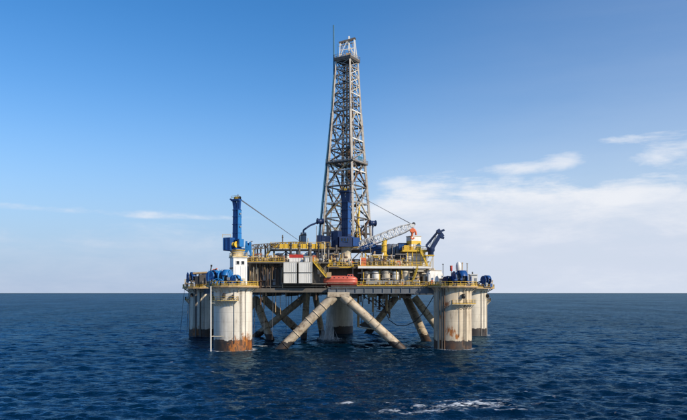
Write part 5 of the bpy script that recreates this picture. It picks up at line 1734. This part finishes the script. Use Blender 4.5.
def clutter(T, n, px0, px1, y_deck, d0, d1, hmax, mks, wmax=4.0):
    """pipes, valve boxes and frames crowded on a deck"""
    for k in range(n):
        px, d = rnd.uniform(px0, px1), rnd.uniform(d0, d1)
        mk = rnd.choice(mks)
        h_ = rnd.uniform(0.25, 1.0) * hmax
        q = k % 5
        if q == 0:
            bpx(T, 'valve_box', px, px + rnd.uniform(1.0, wmax), y_deck - h_ * 0.6, y_deck, d, rnd.uniform(0.6, 1.6), mk)
        elif q == 1:
            rod(T, 'standpipe', at(px, y_deck, d), at(px, y_deck - h_, d), rnd.uniform(0.08, 0.18), mk)
        elif q == 2:
            rod(T, 'pipe', at(px - rnd.uniform(1, 5), y_deck - h_ * 0.7, d), at(px + rnd.uniform(1, 5), y_deck - h_ * 0.7, d), rnd.uniform(0.08, 0.17), mk)
        elif q == 3:
            m = MB()
            w_ = rnd.uniform(1.0, 3.0)
            m.path([at(px, y_deck, d), at(px, y_deck - h_ * 0.8, d), at(px + w_, y_deck - h_ * 0.8, d), at(px + w_, y_deck, d)], rnd.uniform(0.06, 0.13), 6)
            m.build(T, 'pipe_loop', mk)
        else:
            c = at(px, y_deck - h_ * 0.4, d)
            m = MB()
            r_ = rnd.uniform(0.3, 0.6)
            m.lathe([(r_ * 0.5, -0.6), (r_, -0.4), (r_, 0.4), (r_ * 0.5, 0.6)], c, n=12, rot=Matrix.Rotation(R(90), 3, 'Y') if rnd.random() < 0.5 else None)
            m.build(T, 'small_vessel', mk if mk not in ('cleanwhite', 'orange', 'yellow') else 'tan')


warm = ['yellow', 'tan', 'cream', 'yellow', 'brown', 'galv', 'galvdark', 'orange', 'cleanwhite', 'grey']
t = thing('choke_manifold', 'yellow and tan pipe manifold on the deck above the lifeboat', 'manifold', at(341, 266.5, 203))
clutter(t, 46, 323, 357, 266.5, 202.2, 206, 11, warm)
clutter(eq, 46, 249, 283, 261.8, 196.6, 205, 13, warm + ['dark', 'dark', 'brown'])
clutter(ur, 50, 359, 407, 266.2, 200.6, 205, 13, warm)
t = thing('valve_skid', 'row of small tan and yellow valves along the lower front walkway', 'valves', at(392, 286, 198.6))
clutter(t, 44, 360, 434, 286.4, 197.2, 201.0, 9, warm + ['galvdark', 'yellow'])
t = thing('mixing_skid', 'jumble of tan pipes and boxes below the yellow gangway right of the red container', 'pump skid', at(318, 261.9, 203))
clutter(t, 40, 304, 346, 261.9, 200.5, 206, 12, warm + ['dark', 'galvdark'])
clutter(eq2, 50, 272, 345, 262, 207.5, 214, 12, warm + ['cleanwhite', 'cream', 'grey'])
clutter(DF, 26, 322, 368, 247.5, 230, 240, 42, ['dark', 'brown', 'galvdark', 'navy', 'tan', 'yellow'], 3)
clutter(DF, 40, 315, 376, 247.5, 226.6, 234, 12, warm + ['navy', 'blue', 'dark'], 3)
clutter(eq, 36, 248, 284, 261.8, 196.4, 199, 8, ['yellow', 'tan', 'cream', 'galv', 'orange', 'brown'], 3)
t = thing('winch_gear', 'small yellow and dark deck gear around the winches of the near left column', 'deck gear', (LF[0] - 3, LF[1] - 2, DECK))
clutter(t, 18, 208, 231, 285.6, 187.8, 191, 9, ['dark', 'galvdark', 'blue', 'brightblue', 'tan', 'yellow'], 2.5)
t = thing('winch_gear', 'small tan and dark deck gear around the winches of the near right column', 'deck gear', (RF[0], RF[1] - 2, DECK))
clutter(t, 18, 441, 473, 285.8, 190.5, 194, 10, ['dark', 'galvdark', 'blue', 'cream', 'tan', 'yellow'], 2.5)
t = thing('winch_gear', 'dark deck gear at the railing of the far left column', 'deck gear', (LB[0] - 3, LB[1] - 2, DECK))
clutter(t, 14, 184, 207, 287, 247.5, 250.5, 12, ['dark', 'galvdark', 'navy', 'tan', 'hull'], 3)

lamp_spots = [(251, 261.5, 198, 'left end of the hull deck'), (322, 261.5, 203, 'head of the yellow stair'), (370.5, 266, 201, 'left end of the white mezzanine deck'), (392.5, 266, 201, 'middle of the white mezzanine deck')]
for px, y, d, wh in lamp_spots:
    t = thing('deck_lamp', 'slim pale lamp post at the ' + wh, 'lamp post', at(px, y, d), 'lamp posts along the deck edge')
    rod(t, 'pole', at(px, y, d), at(px, y, d) + up * 6.0, 0.09, 'galv')
    box(t, 'lamp_head', at(px, y, d) + up * 6.0 + Vector((0.25, -0.2, 0)), (0.7, 0.4, 0.22), 'grey')
    rod(t, 'arm', at(px, y, d) + up * 5.6, at(px, y, d) + up * 5.95 + Vector((0.3, -0.2, 0)), 0.05, 'galv')

# ------------------------------------------------------------------ water that pours from the deck
mt = bpy.data.materials.new('falling_water')
mt.use_nodes = True
t = NT(mt.node_tree)
mt.node_tree.nodes.clear()
pos = t.n('ShaderNodeNewGeometry').outputs['Position']
mp_ = t.n('ShaderNodeMapping', ins={'Vector': pos, 'Scale': (2.2, 2.2, 0.35)})
nz = t.n('ShaderNodeTexNoise', ins={'Vector': mp_.outputs[0], 'Scale': 1.0, 'Detail': 5.0, 'Roughness': 0.65})
df = t.n('ShaderNodeBsdfPrincipled', ins={'Base Color': (0.75, 0.80, 0.84, 1), 'Roughness': 0.6})
tr = t.n('ShaderNodeBsdfTransparent')
fac = t.m('MULTIPLY', t.ramp(nz.outputs['Fac'], 0.25, 0.60), 0.8)
ms = t.n('ShaderNodeMixShader', ins={0: fac, 1: tr.outputs[0], 2: df.outputs[0]})
t.n('ShaderNodeOutputMaterial', ins={'Surface': ms.outputs[0]})
M['fall'] = mt
m = MB()
for k in range(80):
    x = rnd.gauss(0, 0.7)
    y = rnd.gauss(0, 0.7)
    p = at(329.5, 313, 232)
    z0 = p.z - abs(rnd.gauss(0, 2.5))
    a = Vector((p.x + x * 0.8, p.y + y * 0.7, max(2.0, z0)))
    b = Vector((p.x + x * 1.7 - 0.4, p.y + y * 1.5, rnd.uniform(-0.3, 0.8)))
    mid = a.lerp(b, 0.5) + Vector((x * 0.1, 0, 0))
    m.bar(a, mid, 0.02, 5, True, 0.05)
    m.bar(mid, b, 0.05, 5, True, 0.13)
for k in range(420):        # spray thrown up where it lands
    a_ = rnd.uniform(0, 6.28)
    q = abs(rnd.gauss(0, 1.9))
    c = Vector((p.x - 0.4 + q * math.cos(a_) * 1.5, p.y + q * math.sin(a_), rnd.uniform(0, 2.2) * max(0.12, 1 - q / 3.5)))
    m.bar(c, c + Vector((rnd.uniform(-0.1, 0.1), 0, rnd.uniform(0.08, 0.3))), 0.09, 5, True, 0.05)
wf = m.mesh((0, 0, 0), 'fall', 'falling_water')
o = bpy.data.objects.new('falling_water', wf)
col.objects.link(o)
o['kind'] = 'stuff'
o['label'] = 'pale stream of water falling from the deck into the sea behind the front braces'
o['category'] = 'water'
